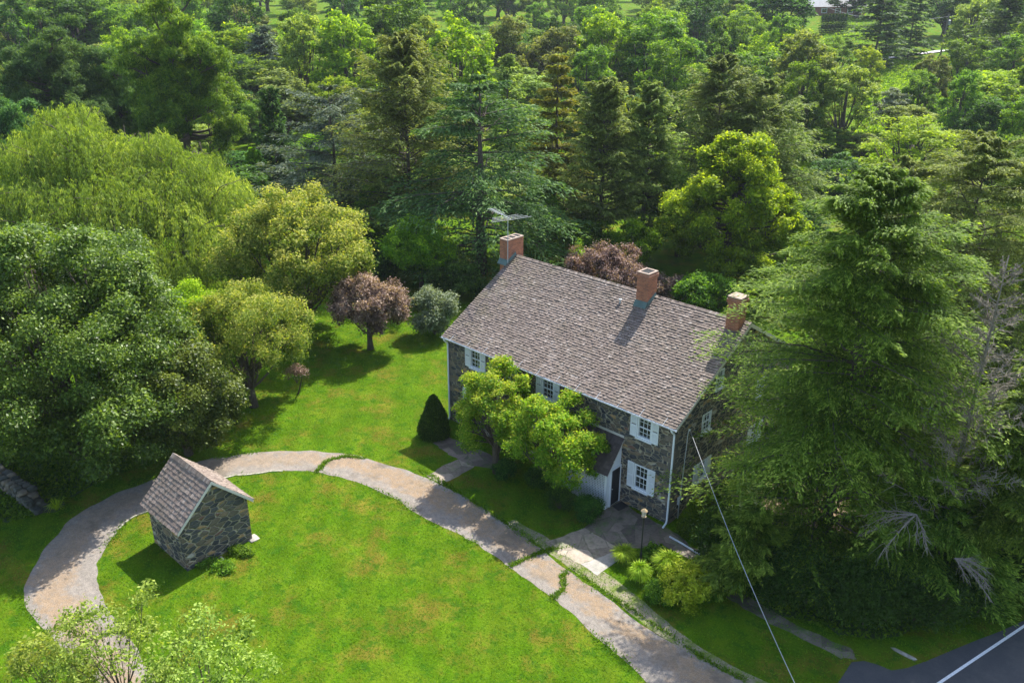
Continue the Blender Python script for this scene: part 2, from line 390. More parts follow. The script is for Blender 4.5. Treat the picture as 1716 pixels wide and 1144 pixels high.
clov = k.ramp(k.noise(1.3, 7, .75, k.mapped((1, 1, 1), None, (40, 9, 0))), [(.52, 0.0), (.60, .85)])
g = k.mix(clov, g, k.mix(n_f, (.02, .08, .008), (.08, .19, .016)))
k.col(k.mix(1.0, g, (.80, .86, .5), 'MULTIPLY')); k.b.inputs['Roughness'].default_value = .95; k.b.inputs['Specular IOR Level'].default_value = .03
k.bump(k.math('ADD', k.math('MULTIPLY', n_s, .6), n_f), .9, .09)
LAWN = k.m
gx = np.linspace(-800, 500, 131); gy = np.linspace(-200, 1000, 121)
X, Y = np.meshgrid(gx, gy, indexing='ij'); Z = terrain(X, Y)
V = np.stack([X, Y, Z], -1).reshape(-1, 3); ny = len(gy)
F = [(i * ny + j, (i + 1) * ny + j, (i + 1) * ny + j + 1, i * ny + j + 1) for i in range(len(gx) - 1) for j in range(ny - 1)]
mb = MB(); mb.v = [tuple(map(float, p)) for p in V]; mb.f = [list(f) for f in F]; mb.t = [.5] * len(F); mb.n = len(V)
tag(mb.build('lawn', LAWN, None, True), kind='structure')

def G(px, py, z=0.0): p = at(px, py, 0.0); return (p[0], p[1], z)
def strip_sheet(pairs, z, sub=6, jag=.0, seed=1, nv=8):
    """smooth sheet between two edges; returns verts, faces, uv(v across)"""
    rng = np.random.default_rng(seed)
    A = np.array([G(*a)[:2] for a, b in pairs]); B = np.array([G(*b)[:2] for a, b in pairs])
    def cr(Pp):
        n = len(Pp); out = []
        for i in range(n - 1):
            p0, p1, p2, p3 = Pp[max(i - 1, 0)], Pp[i], Pp[i + 1], Pp[min(i + 2, n - 1)]
            for s in range(sub):
                t = s / sub; out.append(.5 * ((2 * p1) + (-p0 + p2) * t + (2 * p0 - 5 * p1 + 4 * p2 - p3) * t * t + (-p0 + 3 * p1 - 3 * p2 + p3) * t ** 3))
        out.append(Pp[-1]); return np.array(out)
    A, B = cr(A), cr(B); n = len(A)
    w = unit(B - A)
    ja = np.convolve(rng.normal(0, jag, n + 2), [.25, .5, .25], 'valid')[:n] * 1.6; jb = np.convolve(rng.normal(0, jag, n + 2), [.25, .5, .25], 'valid')[:n] * 1.6
    A = A + w * ja[:, None]; B = B + w * jb[:, None]
    return A, B
def ribbon(name, A, B, z, mat, nv=6, kind='structure'):
    n = len(A); u = np.r_[0, np.cumsum(np.linalg.norm(np.diff((A + B) / 2, axis=0), axis=1))]
    t = np.linspace(0, 1, nv + 1)
    P = A[:, None] * (1 - t)[None, :, None] + B[:, None] * t[None, :, None]
    vs = [(p[0], p[1], z) for p in P.reshape(-1, 2)]
    fs = [(i * (nv + 1) + j, i * (nv + 1) + j + 1, (i + 1) * (nv + 1) + j + 1, (i + 1) * (nv + 1) + j) for i in range(n - 1) for j in range(nv)]
    me = bpy.data.meshes.new(name); me.from_pydata(vs, [], fs); uv = me.uv_layers.new(name='UVMap')
    for l in me.loops:
        i, j = divmod(l.vertex_index, nv + 1); uv.data[l.index].uv = (u[i], t[j])
    me.materials.append(mat); me.update()
    if me.polygons[0].normal.z < 0: me.flip_normals()
    o = link(name, me); tag(o, kind=kind); return o

DR = [((1380, 1215), (1175, 1230)), ((1300, 1175), (1130, 1184)), ((1245, 1144), (1084, 1144)), ((1190, 1112), (1040, 1100)), ((1150, 1090), (997, 1066)), ((1084, 1052), (960, 1030)), ((1014, 1000), (927, 1003)), ((960, 962), (880, 970)), ((920, 930), (840, 940)),
      ((880, 900), (800, 912)), ((840, 873), (765, 892)), ((790, 840), (707, 865)), ((731, 808), (662, 836)), ((675, 786), (620, 815)), ((605, 765), (575, 800)), ((560, 759), (530, 791)), ((500, 755), (490, 788)), ((440, 757), (440, 791)),
      ((385, 763), (395, 797)), ((339, 772), (350, 808)), ((290, 789), (305, 830)), ((245, 807), (270, 847)), ((185, 831), (225, 866)), ((119, 870), (195, 890)), ((77, 919), (172, 927)), ((47, 968), (163, 961)), ((44, 1013), (170, 999)),
      ((75, 1057), (190, 1034)), ((120, 1100), (217, 1069)), ((170, 1150), (247, 1112)), ((230, 1215), (300, 1175)), ((330, 1300), (400, 1250))]
k = NT('drive'); uvn = k.n('ShaderNodeTexCoord').outputs['UV']; sx = k.n('ShaderNodeSeparateXYZ'); k.l(uvn, sx.inputs[0])
nz = k.noise(1.1, 7, .7); nf = k.noise(22, 5, .7); nm = k.noise(5, 6, .7)
vv = k.math('ADD', sx.outputs[1], k.math('MULTIPLY', k.math('SUBTRACT', nz, .5), 1.7))
band = k.ramp(vv, [(.02, 0.0), (.20, 1.0), (.50, 1.0), (.78, 0.0)])
band = k.math('MULTIPLY', band, k.ramp(k.noise(.23, 4, .6, k.mapped((1, 1, 1), None, (5, 8, 0))), [(.28, .1), (.45, 1.0)]))
band = k.math('MULTIPLY', band, k.ramp(nm, [(.32, .25), (.52, 1.0)]))
con = k.ramp(nf, [(.3, (.11, .10, .092)), (.55, (.20, .182, .17)), (.8, (.34, .315, .30))])
con = k.mix(k.ramp(nm, [(.35, 0.0), (.7, .6)]), con, (.34, .30, .28))
san = k.ramp(nf, [(.3, (.17, .12, .08)), (.6, (.30, .22, .15)), (.85, (.44, .35, .25))])
gxx = k.n('ShaderNodeSeparateXYZ'); k.l(k.coord(), gxx.inputs[0]); band = k.math('MULTIPLY', band, k.ramp(k.math('MULTIPLY_ADD', gxx.outputs[0], 1 / 30, 1.0), [(.25, .35), (.5, 1.0)]))
cb_ = k.mix(band, con, san)
wx = k.mix(.35, k.coord(), k.n('ShaderNodeTexNoise').outputs['Color'])
cr_ = k.n('ShaderNodeTexVoronoi', feature='DISTANCE_TO_EDGE'); cr_.inputs['Scale'].default_value = .55; k.l(wx, cr_.inputs['Vector'])
cb_ = k.mix(k.math('MULTIPLY', k.ramp(cr_.outputs['Distance'], [(0, 1.0), (.018, 0.0)]), k.ramp(nm, [(.45, 0.0), (.65, .55)])), cb_, (.09, .09, .05))
st_ = k.ramp(k.noise(.33, 6, .7, k.mapped((1, 1, 1), None, (31, 2, 0))), [(.55, 0.0), (.62, .75)])
cb_ = k.mix(st_, cb_, (.13, .11, .09)); cb_ = k.mix(.5, cb_, k.ramp(k.noise(2.6, 6, .75), [(.3, .6), (.7, 1.35)]), 'MULTIPLY')
cb_ = k.mix(1.0, cb_, (.98, .95, .86), 'MULTIPLY'); k.col(cb_); k.b.inputs['Roughness'].default_value = .95; k.bump(nf, .8, .04)
DRIVE = k.m
A, B = strip_sheet(DR, .008, 6, .045, 3)
DA, DB = A, B
ribbon('driveway', A, B, .008, DRIVE, 8)
k = NT('gravel'); nf = k.noise(14, 6, .75); nm = k.noise(1.6, 6, .7)
k.col(k.mix(k.ramp(nm, [(.42, 0.0), (.6, 1.0)]), k.ramp(nf, [(.3, (.12, .10, .07)), (.7, (.33, .28, .20))]), k.ramp(nf, [(.3, (.06, .10, .015)), (.7, (.18, .22, .03))]))); k.bump(nf, .7, .04); k.b.inputs['Roughness'].default_value = .95
GRAVEL = k.m
A, B = strip_sheet([((1400, 1200), (1360, 1212)), ((1260, 1130), (1235, 1142)), ((1170, 1080), (1150, 1093)), ((1110, 1035), (1087, 1050)), ((1050, 985), (1025, 1000)), ((1000, 950), (972, 962)), ((955, 925), (930, 934)), ((905, 895), (885, 903)), ((862, 870), (846, 876))], .004, 6, .04, 8)
ribbon('gravel_verge', A, B, .004, GRAVEL, 2)
# pale kerb along part of the inner drive edge
k = NT('kerb_stone'); nf = k.noise(9, 5, .6); k.col(k.ramp(nf, [(.35, (.16, .17, .09)), (.6, (.42, .39, .32))])); k.bump(nf, .4, .02); KERB = k.m
def kerb(i0, i1, w=.09, h=.04):
    a = DB[i0:i1]; b = a + unit(DB[i0:i1] - DA[i0:i1]) * w
    mb = MB()
    for i in range(len(a) - 1):
        mb.hexa([(a[i][0], a[i][1], -.02), (a[i + 1][0], a[i + 1][1], -.02), (b[i + 1][0], b[i + 1][1], -.02), (b[i][0], b[i][1], -.02),
                 (a[i][0], a[i][1], h), (a[i + 1][0], a[i + 1][1], h), (b[i + 1][0], b[i + 1][1], h), (b[i][0], b[i][1], h)])
    tag(mb.build('kerb', KERB), kind='structure')
kerb(16 * 6 + 2, 19 * 6)
kerb(20 * 6 + 3, 23 * 6)

# patio, steps, doorstep
def poly_sheet(name, pts, z, mat, jag=.04, seed=2, kind='structure', sub=5):
    rng = np.random.default_rng(seed); P = np.array([G(*p)[:2] for p in pts]); out = []
    for i in range(len(P)):
        a, b = P[i], P[(i + 1) % len(P)]
        for s in range(sub): out.append(a + (b - a) * s / sub + rng.normal(0, jag, 2) * (s > 0))
    me = bpy.data.meshes.new(name); me.from_pydata([(p[0], p[1], z) for p in out], [], [list(range(len(out)))]); me.materials.append(mat); me.update()
    if me.polygons[0].normal.z < 0: me.flip_normals()
    o = link(name, me); tag(o, kind=kind); return o
def flag_mat(name, c0, c1, sc=1.3, moss=.5, joint=1.0):
    k = NT(name); vo = k.n('ShaderNodeTexVoronoi', feature='DISTANCE_TO_EDGE'); vo.inputs['Scale'].default_value = sc
    wv = k.mix(.06, k.coord(), k.n('ShaderNodeTexNoise').outputs['Color']); k.l(wv, vo.inputs['Vector'])
    v2 = k.n('ShaderNodeTexVoronoi'); v2.inputs['Scale'].default_value = sc; k.l(wv, v2.inputs['Vector'])
    sp = k.n('ShaderNodeSeparateColor'); k.l(v2.outputs['Color'], sp.inputs[0])
    nf = k.noise(8, 6, .7); f = k.math('ADD', k.math('MULTIPLY', sp.outputs[0], .5), k.math('MULTIPLY', nf, .55))
    c = k.ramp(f, [(.2, c0), (.8, c1)])
    c = k.mix(k.math('MULTIPLY', k.ramp(k.noise(1.2, 6, .7), [(.5, 0.0), (.68, 1.0)]), moss), c, (.07, .13, .02))
    c = k.mix(k.math('MULTIPLY', k.ramp(vo.outputs['Distance'], [(.0, 1.0), (.03, 0.0)]), k.math('MULTIPLY', k.ramp(k.noise(2.2, 5, .7), [(.4, .1), (.6, .9)]), joint)), c, (.05, .065, .025)); k.col(k.mix(.6, c, k.ramp(k.noise(3.1, 7, .75), [(.3, .5), (.7, 1.5)]), 'MULTIPLY')); k.bump(nf, .4, .02); return k.m
FLAG = flag_mat('flagstone', (.07, .052, .042), (.22, .17, .135), moss=.8); FLAG2 = flag_mat('weathered_slab', (.12, .095, .07), (.36, .29, .22), 1.0, .6)
PALE = flag_mat('pale_concrete', (.20, .18, .155), (.36, .33, .29), .45, .2)
poly_sheet('patio', [(980, 884), (1003, 862), (1022, 846), (1040, 836), (1062, 855), (1100, 876), (1135, 894), (1175, 926), (1158, 938), (1110, 912), (1075, 918), (1039, 921)], .006, FLAG)
poly_sheet('stone_path', [(914, 908), (980, 884), (1039, 919), (1012, 932), (973, 945), (935, 928)], .010, FLAG2)
poly_sheet('concrete_slab', [(973, 945), (1012, 931), (1041, 918), (1042, 934), (1001, 964)], .014, PALE, .015)
poly_sheet('stone_path', [(715, 797), (742, 780), (768, 769), (795, 781), (770, 797), (741, 812)], .006, FLAG2)
poly_sheet('stone_path', [(725, 742), (750, 731), (800, 752), (850, 775), (842, 788), (790, 781), (768, 769), (745, 756)], .010, FLAG)
poly_sheet('dirt_path', [(1228, 985), (1290, 1020), (1345, 1052), (1425, 1085), (1436, 1104), (1410, 1104), (1330, 1062), (1270, 1032), (1215, 1000)], .006, flag_mat('dirt', (.06, .05, .035), (.20, .165, .12), 1.8, 1.0, .0))
k = NT('leaf_litter'); nf = k.noise(7, 6, .75); k.col(k.ramp(nf, [(.3, (.16, .10, .05)), (.7, (.50, .36, .18))])); k.bump(nf, .6, .05); LIT = k.m
poly_sheet('leaf_litter', [(1230, 880), (1290, 800), (1380, 790), (1480, 830), (1500, 900), (1430, 950), (1320, 930)], .012, LIT, .3)
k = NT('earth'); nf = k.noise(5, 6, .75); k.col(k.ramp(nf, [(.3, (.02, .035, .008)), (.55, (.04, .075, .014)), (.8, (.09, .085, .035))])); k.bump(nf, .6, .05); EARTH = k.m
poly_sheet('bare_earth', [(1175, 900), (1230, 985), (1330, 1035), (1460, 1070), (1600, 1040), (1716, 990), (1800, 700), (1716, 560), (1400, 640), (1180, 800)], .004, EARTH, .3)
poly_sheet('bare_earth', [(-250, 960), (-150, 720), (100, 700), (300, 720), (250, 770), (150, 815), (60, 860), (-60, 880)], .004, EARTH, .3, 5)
# asphalt road with a white edge line
k = NT('asphalt'); nf = k.noise(45, 4, .7); nm = k.noise(.6, 4, .6)
k.col(k.mix(k.ramp(k.noise(1.3, 7, .75), [(.45, 0.0), (.7, .7)]), k.ramp(nf, [(.3, (.03, .032, .036)), (.7, (.065, .067, .073))]), (.085, .082, .078))); k.bump(nf, .25, .01); k.b.inputs['Roughness'].default_value = .8
ASPH = k.m
road_pts = [(1427, 1109), (1448, 1107), (1470, 1113), (1494, 1123), (1520, 1119), (1553, 1107), (1596, 1089), (1640, 1071), (1680, 1056)]
RP = [G(*p)[:2] for p in road_pts]
RP += [(14.31, 4.42), (17.2, 11.2), (21.5, 22), (30, 45), (44, 90), (52, 88), (37.5, 43), (29.5, 20), (24, 6), (18, -14), (12, -34), (4, -34), (8.2, -14), (10.3, -5)]
me = bpy.data.meshes.new('road'); me.from_pydata([(p[0], p[1], .012) for p in RP], [], [list(range(len(RP)))]); me.materials.append(ASPH); me.update()
if me.polygons[0].normal.z < 0: me.flip_normals()
tag(link('road', me), kind='structure')
k = NT('road_paint'); k.col(k.ramp(k.noise(16, 5, .7), [(.3, (.55, .55, .56)), (.6, (.80, .80, .80))])); PAINT = k.m
lp = [(11.2, -8.0), (11.95, -5.3), (12.99, -1.47), (13.7, 1.3), (14.42, 4.1), (16.2, 9.5), (19.2, 17.5), (24, 30), (38, 66)]
lp = np.array(lp); tn = unit(np.gradient(lp, axis=0)); nn = np.stack([tn[:, 1], -tn[:, 0]], 1)
ribbon('edge_line', lp - nn * .055, lp + nn * .055, .017, PAINT, 1)
# far road by the pole, and its pale verge
fr = [at(1450, 102), at(1478, 100), at(1510, 97), at(1545, 90), at(1580, 88)]
fa = np.array([p[:2] for p in fr]); fv = np.array([0.3, .95])
mb = MB(); K = NT('far_road_surface'); K.col((.42, .40, .42)); 
w_ = 5.5
pts = [(p[0] - fv[0] * w_, p[1] - fv[1] * w_) for p in fa] + [(p[0] + fv[0] * w_, p[1] + fv[1] * w_) for p in fa[::-1]]
def tz(p, o=.25): return (p[0], p[1], float(terrain(p[0], p[1])) + o)
n_ = len(fa)
mb.add([tz(p) for p in pts], [(i, i + 1, 2 * n_ - 2 - i, 2 * n_ - 1 - i) for i in range(n_ - 1)])
tag(mb.build('far_road', K.m), kind='structure')

# ------------------------------------------------------------------ shared building materials
def stone_mat(name, sc=2.3, warm=.0, gain=1.0):
    k = NT(name); v = k.mapped((sc * 1.35, sc * 1.35, sc * 2.75))
    nd = k.n('ShaderNodeTexNoise'); nd.inputs['Scale'].default_value = 1.3; nd.inputs['Detail'].default_value = 3; k.l(v, nd.inputs['Vector'])
    wv = k.mix(.22, v, nd.outputs['Color'])
    e = k.n('ShaderNodeTexVoronoi', feature='DISTANCE_TO_EDGE'); c = k.n('ShaderNodeTexVoronoi')
    for q in (e, c): q.inputs['Scale'].default_value = 1.25; q.inputs['Randomness'].default_value = .95; k.l(wv, q.inputs['Vector'])
    sp = k.n('ShaderNodeSeparateColor'); k.l(c.outputs['Color'], sp.inputs[0])
    g_ = gain
    st = k.ramp(sp.outputs[0], [(0, (.035, .038, .042)), (.2, (.06, .062, .064)), (.36, (.11, .09, .065)), (.5, (.045, .045, .045)), (.62, (.085, .075, .06)), (.74 - warm * .1, (.17, .125, .08)), (.84 - warm * .1, (.055, .055, .058)), (.9 - warm * .08, (.32, .20, .09)), (.95, (.14, .075, .055)), (.98, (.33, .30, .26))], 'CONSTANT')
    nf = k.noise(7, 6, .7); st = k.mix(.75, st, k.ramp(nf, [(.25, .55), (.75, 1.8)]), 'MULTIPLY')
    mo = k.ramp(k.noise(1.1, 6, .7), [(.3, (.26, .22, .15)), (.7, (.56, .49, .36))])
    ed = k.ramp(k.math('ADD', e.outputs['Distance'], k.math('MULTIPLY', k.math('SUBTRACT', nf, .5), .05)), [(.045, 1.0), (.085, 0.0)])
    k.col(k.mix(ed, st, mo))
    h = k.math('ADD', k.ramp(e.outputs['Distance'], [(0, 0.0), (.12, 1.0)]), k.math('MULTIPLY', nf, .5)); k.bump(h, 1.0, .09)
    k.b.inputs['Roughness'].default_value = .8; return k.m
STONE = stone_mat('fieldstone', 2.0); STONE2 = stone_mat('fieldstone_shed', 1.75, .7, 1.15)
def paint(name, c, r=.45, amt=.25):
    k = NT(name); n1 = k.noise(3, 6, .7); k.col(k.mix(k.ramp(n1, [(.4, 0.0), (.75, amt)]), c, tuple(x * .55 for x in c))); k.b.inputs['Roughness'].default_value = r; return k.m
WHITE = paint('white_paint', (.72, .74, .76)); GREYP = paint('grey_trim_paint', (.60, .56, .50)); DOORP = paint('black_door_paint', (.02, .022, .025), .3)
k = NT('window_glass'); k.col(k.ramp(k.noise(1.7, 3), [(.35, (.008, .010, .012)), (.7, (.05, .06, .05))])); k.b.inputs['Roughness'].default_value = .06; k.b.inputs['Specular IOR Level'].default_value = .8; GLASS = k.m
def shake_mat(name, c0, c1, c2, moss):
    k = NT(name); t = k.attr(); n1 = k.noise(.5, 6, .65); n2 = k.noise(26, 4, .7, k.mapped((1.6, .25, .25)))
    c = k.ramp(k.math('ADD', k.math('MULTIPLY', t, .8), k.math('MULTIPLY', n1, .3)), [(.1, c0), (.55, c1), (1, c2)])
    c = k.mix(.45, c, k.ramp(k.noise(.9, 5, .7, k.mapped((2.2, .35, .35))), [(.3, .6), (.7, 1.3)]), 'MULTIPLY'); c = k.mix(.6, c, k.ramp(n2, [(.3, .62), (.7, 1.25)]), 'MULTIPLY')
    xs = k.n('ShaderNodeSeparateXYZ'); k.l(k.coord(), xs.inputs[0])
    lf = k.ramp(k.math('MULTIPLY_ADD', xs.outputs[0], 1 / 16, 1.0), [(.0, 1.0), (.28, .25)])
    mm = k.math('MULTIPLY', k.ramp(k.noise(1.1, 7, .7), [(.44, 0.0), (.66, 1.0)]), k.math('MULTIPLY', lf, moss))
    c = k.mix(mm, c, (.12, .105, .045)); k.col(c); k.b.inputs['Roughness'].default_value = .8; k.bump(n2, .4, .01); return k.m
SHAKE = shake_mat('cedar_shakes', (.08, .056, .044), (.175, .132, .108), (.33, .28, .245), .7)
SHAKE2 = shake_mat('shed_shakes', (.10, .074, .06), (.215, .162, .132), (.37, .305, .26), .2)
k = NT('brick'); bt = k.n('ShaderNodeTexBrick'); bt.inputs['Scale'].default_value = 1; bt.inputs['Brick Width'].default_value = .21; bt.inputs['Row Height'].default_value = .075; bt.inputs['Mortar Size'].default_value = .007
cx_ = k.n('ShaderNodeSeparateXYZ'); k.l(k.coord(), cx_.inputs[0]); cc = k.n('ShaderNodeCombineXYZ'); k.l(k.math('ADD', cx_.outputs[0], cx_.outputs[1]), cc.inputs[0]); k.l(cx_.outputs[2], cc.inputs[1]); k.l(cc.outputs[0], bt.inputs['Vector'])
bt.inputs['Color1'].default_value = (.40, .125, .05, 1); bt.inputs['Color2'].default_value = (.22, .06, .03, 1); bt.inputs['Mortar'].default_value = (.33, .22, .16, 1)
k.col(k.mix(.5, bt.outputs['Color'], k.ramp(k.noise(2.5, 6, .75), [(.3, .35), (.6, 1.3)]), 'MULTIPLY')); k.bump(bt.outputs['Fac'], -.5, .01); BRICK = k.m
CAPC = paint('chimney_cap_concrete', (.36, .27, .21), .9, .8); COPPER = paint('copper_patina', (.10, .15, .13), .7, .9)
METAL = paint('galvanised_metal', (.45, .46, .47), .4, .3); DARKM = paint('black_iron', (.02, .022, .024), .4, .2); SOOT = paint('soot', (.01, .01, .01), .9)

def wall_grid(mb, axis, c, u0, u1, z0, z1, holes, th, inward, top=None):
    """stone wall in plane axis=c with openings (u0,u1,z0,z1) and reveals; top(u) optional gable line"""
    us = sorted({u0, u1, *[h[0] for h in holes], *[h[1] for h in holes]}); zs = sorted({z0, z1, *[h[2] for h in holes], *[h[3] for h in holes]})
    def P(u, z, off=0.0):
        return (u, c + off * inward, z) if axis == 'y' else (c + off * inward, u, z)
    for a, b in zip(us, us[1:]):
        for e, f in zip(zs, zs[1:]):
            if any(h[0] <= a and b <= h[1] and h[2] <= e and f <= h[3] for h in holes): continue
            mb.add([P(a, e), P(b, e), P(b, f), P(a, f)], [(0, 1, 2, 3)])
    for h in holes:
        a, b, e, f = h
        for q in ([(a, e), (b, e)], [(b, e), (b, f)], [(b, f), (a, f)], [(a, f), (a, e)]):
            mb.add([P(*q[0]), P(*q[1]), P(*q[1], th), P(*q[0], th)], [(0, 1, 2, 3)])
DECK = -.05
def shakes(name, u0, u1, y0, z0, y1, z1, row, wmean, mat, parent, seed, thick=.022, sag=0.0):
    """courses of separate wooden shakes from eave (y0,z0) up to ridge (y1,z1)"""
    rng = np.random.default_rng(seed); L = math.hypot(y1 - y0, z1 - z0); d = np.array([0, (y1 - y0) / L, (z1 - z0) / L]); up = np.cross(np.array([1., 0, 0]), d)
    if up[2] < 0: up = -up
    nr = int(L / row); row = L / nr; mb = MB()
    for r in range(nr + 1):
        x = u0 + rng.uniform(-wmean, 0)
        rowt = rng.normal(0, .05)
        while x < u1:
            w = wmean * rng.uniform(.55, 1.5); a = max(x, u0); b = min(x + w - .006, u1); x += w
            if b - a < .02: continue
            lo = r * row - rng.uniform(-.012, .02) - .02; hi = min((r + 1) * row + .05, L + .01)
            hi = max(hi, lo + .05)
            th = thick * rng.uniform(.8, 1.6); s_ = -sag * math.sin(math.pi * (a - u0) / (u1 - u0)) * math.sin(math.pi * r / nr)
            o = np.array([0, y0, z0 + s_])
            def Q(u, l, h): return o + np.array([u, 0, 0]) + d * l + up * h
            mb.hexa([Q(a, lo, 0), Q(b, lo, 0), Q(b, hi, -.012), Q(a, hi, -.012), Q(a, lo, th), Q(b, lo, th), Q(b, hi, .004), Q(a, hi, .004)], float(np.clip(rng.normal(.45, .12) + rowt + (.3 if rng.random() < .04 else 0), 0, 1)))
    return mb.build(name, mat, parent)

# ------------------------------------------------------------------ the stone house
L_, W_, RY, RZ, EZ = 15.19, 11.42, 5.71, 8.70, 5.34
house = empty('stone_house', (0, 0, 0)); tag(house, 'long two-storey dark fieldstone farmhouse with brown shake roof and white shutters', 'house')
UPW = [-12.97, -10.67, -7.70, -1.70]; LOW = [-13.2, -7.9, -1.70]
HW = .40
holes = [(c - HW, c + HW, 3.98, 5.06) for c in UPW] + [(c - HW, c + HW, 1.16, 2.5) for c in LOW]
mb = MB(); wall_grid(mb, 'y', 0, -L_, 0, -.3, EZ - .06, holes, .16, 1)
wall_grid(mb, 'y', W_, -L_, 0, -.3, EZ - .06, [], .16, -1)
GH = [(2.25, 3.05, 1.3, 2.35), (3.15, 3.85, 6.0, 6.95), (7.4, 8.2, 1.3, 2.35), (2.25, 3.05, 4.0, 5.0), (7.4, 8.2, 4.0, 5.0)]
wall_grid(mb, 'x', 0, 0, W_, -.3, EZ - .06, [h for h in GH if h[3] < 5.2], .16, -1)
wall_grid(mb, 'x', -L_, 0, W_, -.3, EZ - .06, [], .16, 1)
def gz(y): return EZ - .10 + (RZ - EZ) * min(y + .25, W_ + .25 - y) / (RY + .25)
for X_, hs in ((0, [GH[1]]), (-L_, [])):
    cuts = sorted({0, RY, W_, *[h[0] for h in hs], *[h[1] for h in hs]})
    for a, b in zip(cuts, cuts[1:]):
        seg = [(EZ - .06, None)]
        h = [h for h in hs if h[0] <= a and b <= h[1]]
        if h:
            mb.add([(X_, a, EZ - .06), (X_, b, EZ - .06), (X_, b, h[0][2]), (X_, a, h[0][2])], [(0, 1, 2, 3)])
            mb.add([(X_, a, h[0][3]), (X_, b, h[0][3]), (X_, b, gz(b)), (X_, a, gz(a))], [(0, 1, 2, 3)])
            y0, y1, z0, z1 = h[0]
            for q in ([(y0, z0), (y1, z0)], [(y1, z0), (y1, z1)], [(y1, z1), (y0, z1)], [(y0, z1), (y0, z0)]):
                mb.add([(X_, *q[0]), (X_, *q[1]), (X_ - .16, *q[1]), (X_ - .16, *q[0])], [(0, 1, 2, 3)])
        else:
            mb.add([(X_, a, EZ - .06), (X_, b, EZ - .06), (X_, b, gz(b)), (X_, a, gz(a))], [(0, 1, 2, 3)])
mb.build('wall', STONE, house)
rng = np.random.default_rng(31); QS = []
for cx_0, sgn in ((0.0, -1), (-L_, 1)):
    z = -.1; i = 0; mb = MB(); QS.append(mb)
    while z < EZ - .5:
        h = rng.uniform(.18, .34); a_ = rng.uniform(.35, .6) if i % 2 else rng.uniform(.2, .3); b_ = rng.uniform(.2, .3) if i % 2 else rng.uniform(.35, .6)
        x_out = cx_0 - sgn * .012
        xa, xb = sorted((x_out, cx_0 + sgn * a_)); mb.box(xa, xb, -.012, .05, z, z + h - .03, float(rng.random()))
        xa, xb = sorted((x_out, cx_0 + sgn * .05)); mb.box(xa + .001, xb - .001, .051, b_, z, z + h - .03, float(rng.random()))
        z += h; i += 1
k = NT('quoin'); k.col(k.mix(.6, k.ramp(k.attr(), [(0, (.05, .052, .055)), (.5, (.10, .09, .075)), (.8, (.18, .14, .10)), (1, (.06, .06, .06))]), k.ramp(k.noise(6, 6, .7), [(.3, .5), (.7, 1.7)]), 'MULTIPLY')); k.bump(k.noise(6, 6, .7), .8, .04)
for mb in QS: mb.build('corner_stones', k.m, house)
roof = shakes('roof', -L_ - .16, .16, -.30, EZ - .02, RY, RZ, .15, .115, SHAKE, house, 5, .045, sag=.06)
shakes('roof', -L_ - .16, .16, W_ + .30, EZ - .02, RY + .02, RZ - .01, .155, .16, SHAKE, house, 6)
mb = MB()
rng = np.random.default_rng(3)
x = -L_ - .17
while x < .16:
    w = rng.uniform(.10, .2); t_ = float(np.clip(rng.normal(.5, .2), 0, 1)); h_ = rng.uniform(.02, .035) - .03 * math.sin(math.pi * (x + L_) / L_) * .6
    mb.hexa([(x, RY - .16, RZ - .055), (x + w - .01, RY - .16, RZ - .055), (x + w - .01, RY, RZ + h_), (x, RY, RZ + h_), (x, RY - .17, RZ - .03), (x + w - .01, RY - .17, RZ - .03), (x + w - .01, RY, RZ + h_ + .03), (x, RY, RZ + h_ + .03)], t_)
    mb.hexa([(x, RY + .16, RZ - .055), (x + w - .01, RY + .16, RZ - .055), (x + w - .01, RY + .004, RZ + h_), (x, RY + .004, RZ + h_), (x, RY + .17, RZ - .03), (x + w - .01, RY + .17, RZ - .03), (x + w - .01, RY + .004, RZ + h_ + .03), (x, RY + .004, RZ + h_ + .03)], t_)
    x += w
mb.build('ridge_cap', SHAKE, house)
mb = MB()     # soffit deck under the shakes
mb.hexa([(-L_ - .14, -.27, EZ - .15), (.14, -.27, EZ - .15), (.14, RY, RZ - .15), (-L_ - .14, RY, RZ - .15), (-L_ - .14, -.27, EZ - .09), (.14, -.27, EZ - .09), (.14, RY, RZ - .09), (-L_ - .14, RY, RZ - .09)])
mb.hexa([(-L_ - .14, W_ + .27, EZ - .15), (.14, W_ + .27, EZ - .15), (.14, RY + .004, RZ - .15), (-L_ - .14, RY + .004, RZ - .15), (-L_ - .14, W_ + .27, EZ - .09), (.14, W_ + .27, EZ - .09), (.14, RY + .004, RZ - .09), (-L_ - .14, RY + .004, RZ - .09)])
mb.build('roof_deck', GREYP, house)
for X_ in (.145, -L_ - .175):       # rake boards
    mb = MB()
    for ya, yb in ((-.28, RY), (W_ + .28, RY + .003)):
        mb.hexa([(X_, ya, EZ - .17), (X_ + .03, ya, EZ - .17), (X_ + .03, yb, RZ - .19), (X_, yb, RZ - .19), (X_, ya, EZ - .0), (X_ + .03, ya, EZ - .0), (X_ + .03, yb, RZ - .0), (X_, yb, RZ - .0)])
    mb.build('rake_board', GREYP, house)
mb = MB()                               # half-round gutter
th = np.linspace(math.pi, 2 * math.pi, 7)
for i in range(6):
    for r in (.065,):
        a, b = th[i], th[i + 1]
        mb.add([(-L_ - .2, -.36 + r * math.cos(a), EZ - .03 + r * math.sin(a)), (.2, -.36 + r * math.cos(a), EZ - .03 + r * math.sin(a)), (.2, -.36 + r * math.cos(b), EZ - .03 + r * math.sin(b)), (-L_ - .2, -.36 + r * math.cos(b), EZ - .03 + r * math.sin(b))], [(0, 1, 2, 3)])
mb.box(-L_ - .2, .2, -.305, -.285, EZ - .14, EZ - .045)
gut = mb.build('gutter', WHITE, house)
mb = MB()
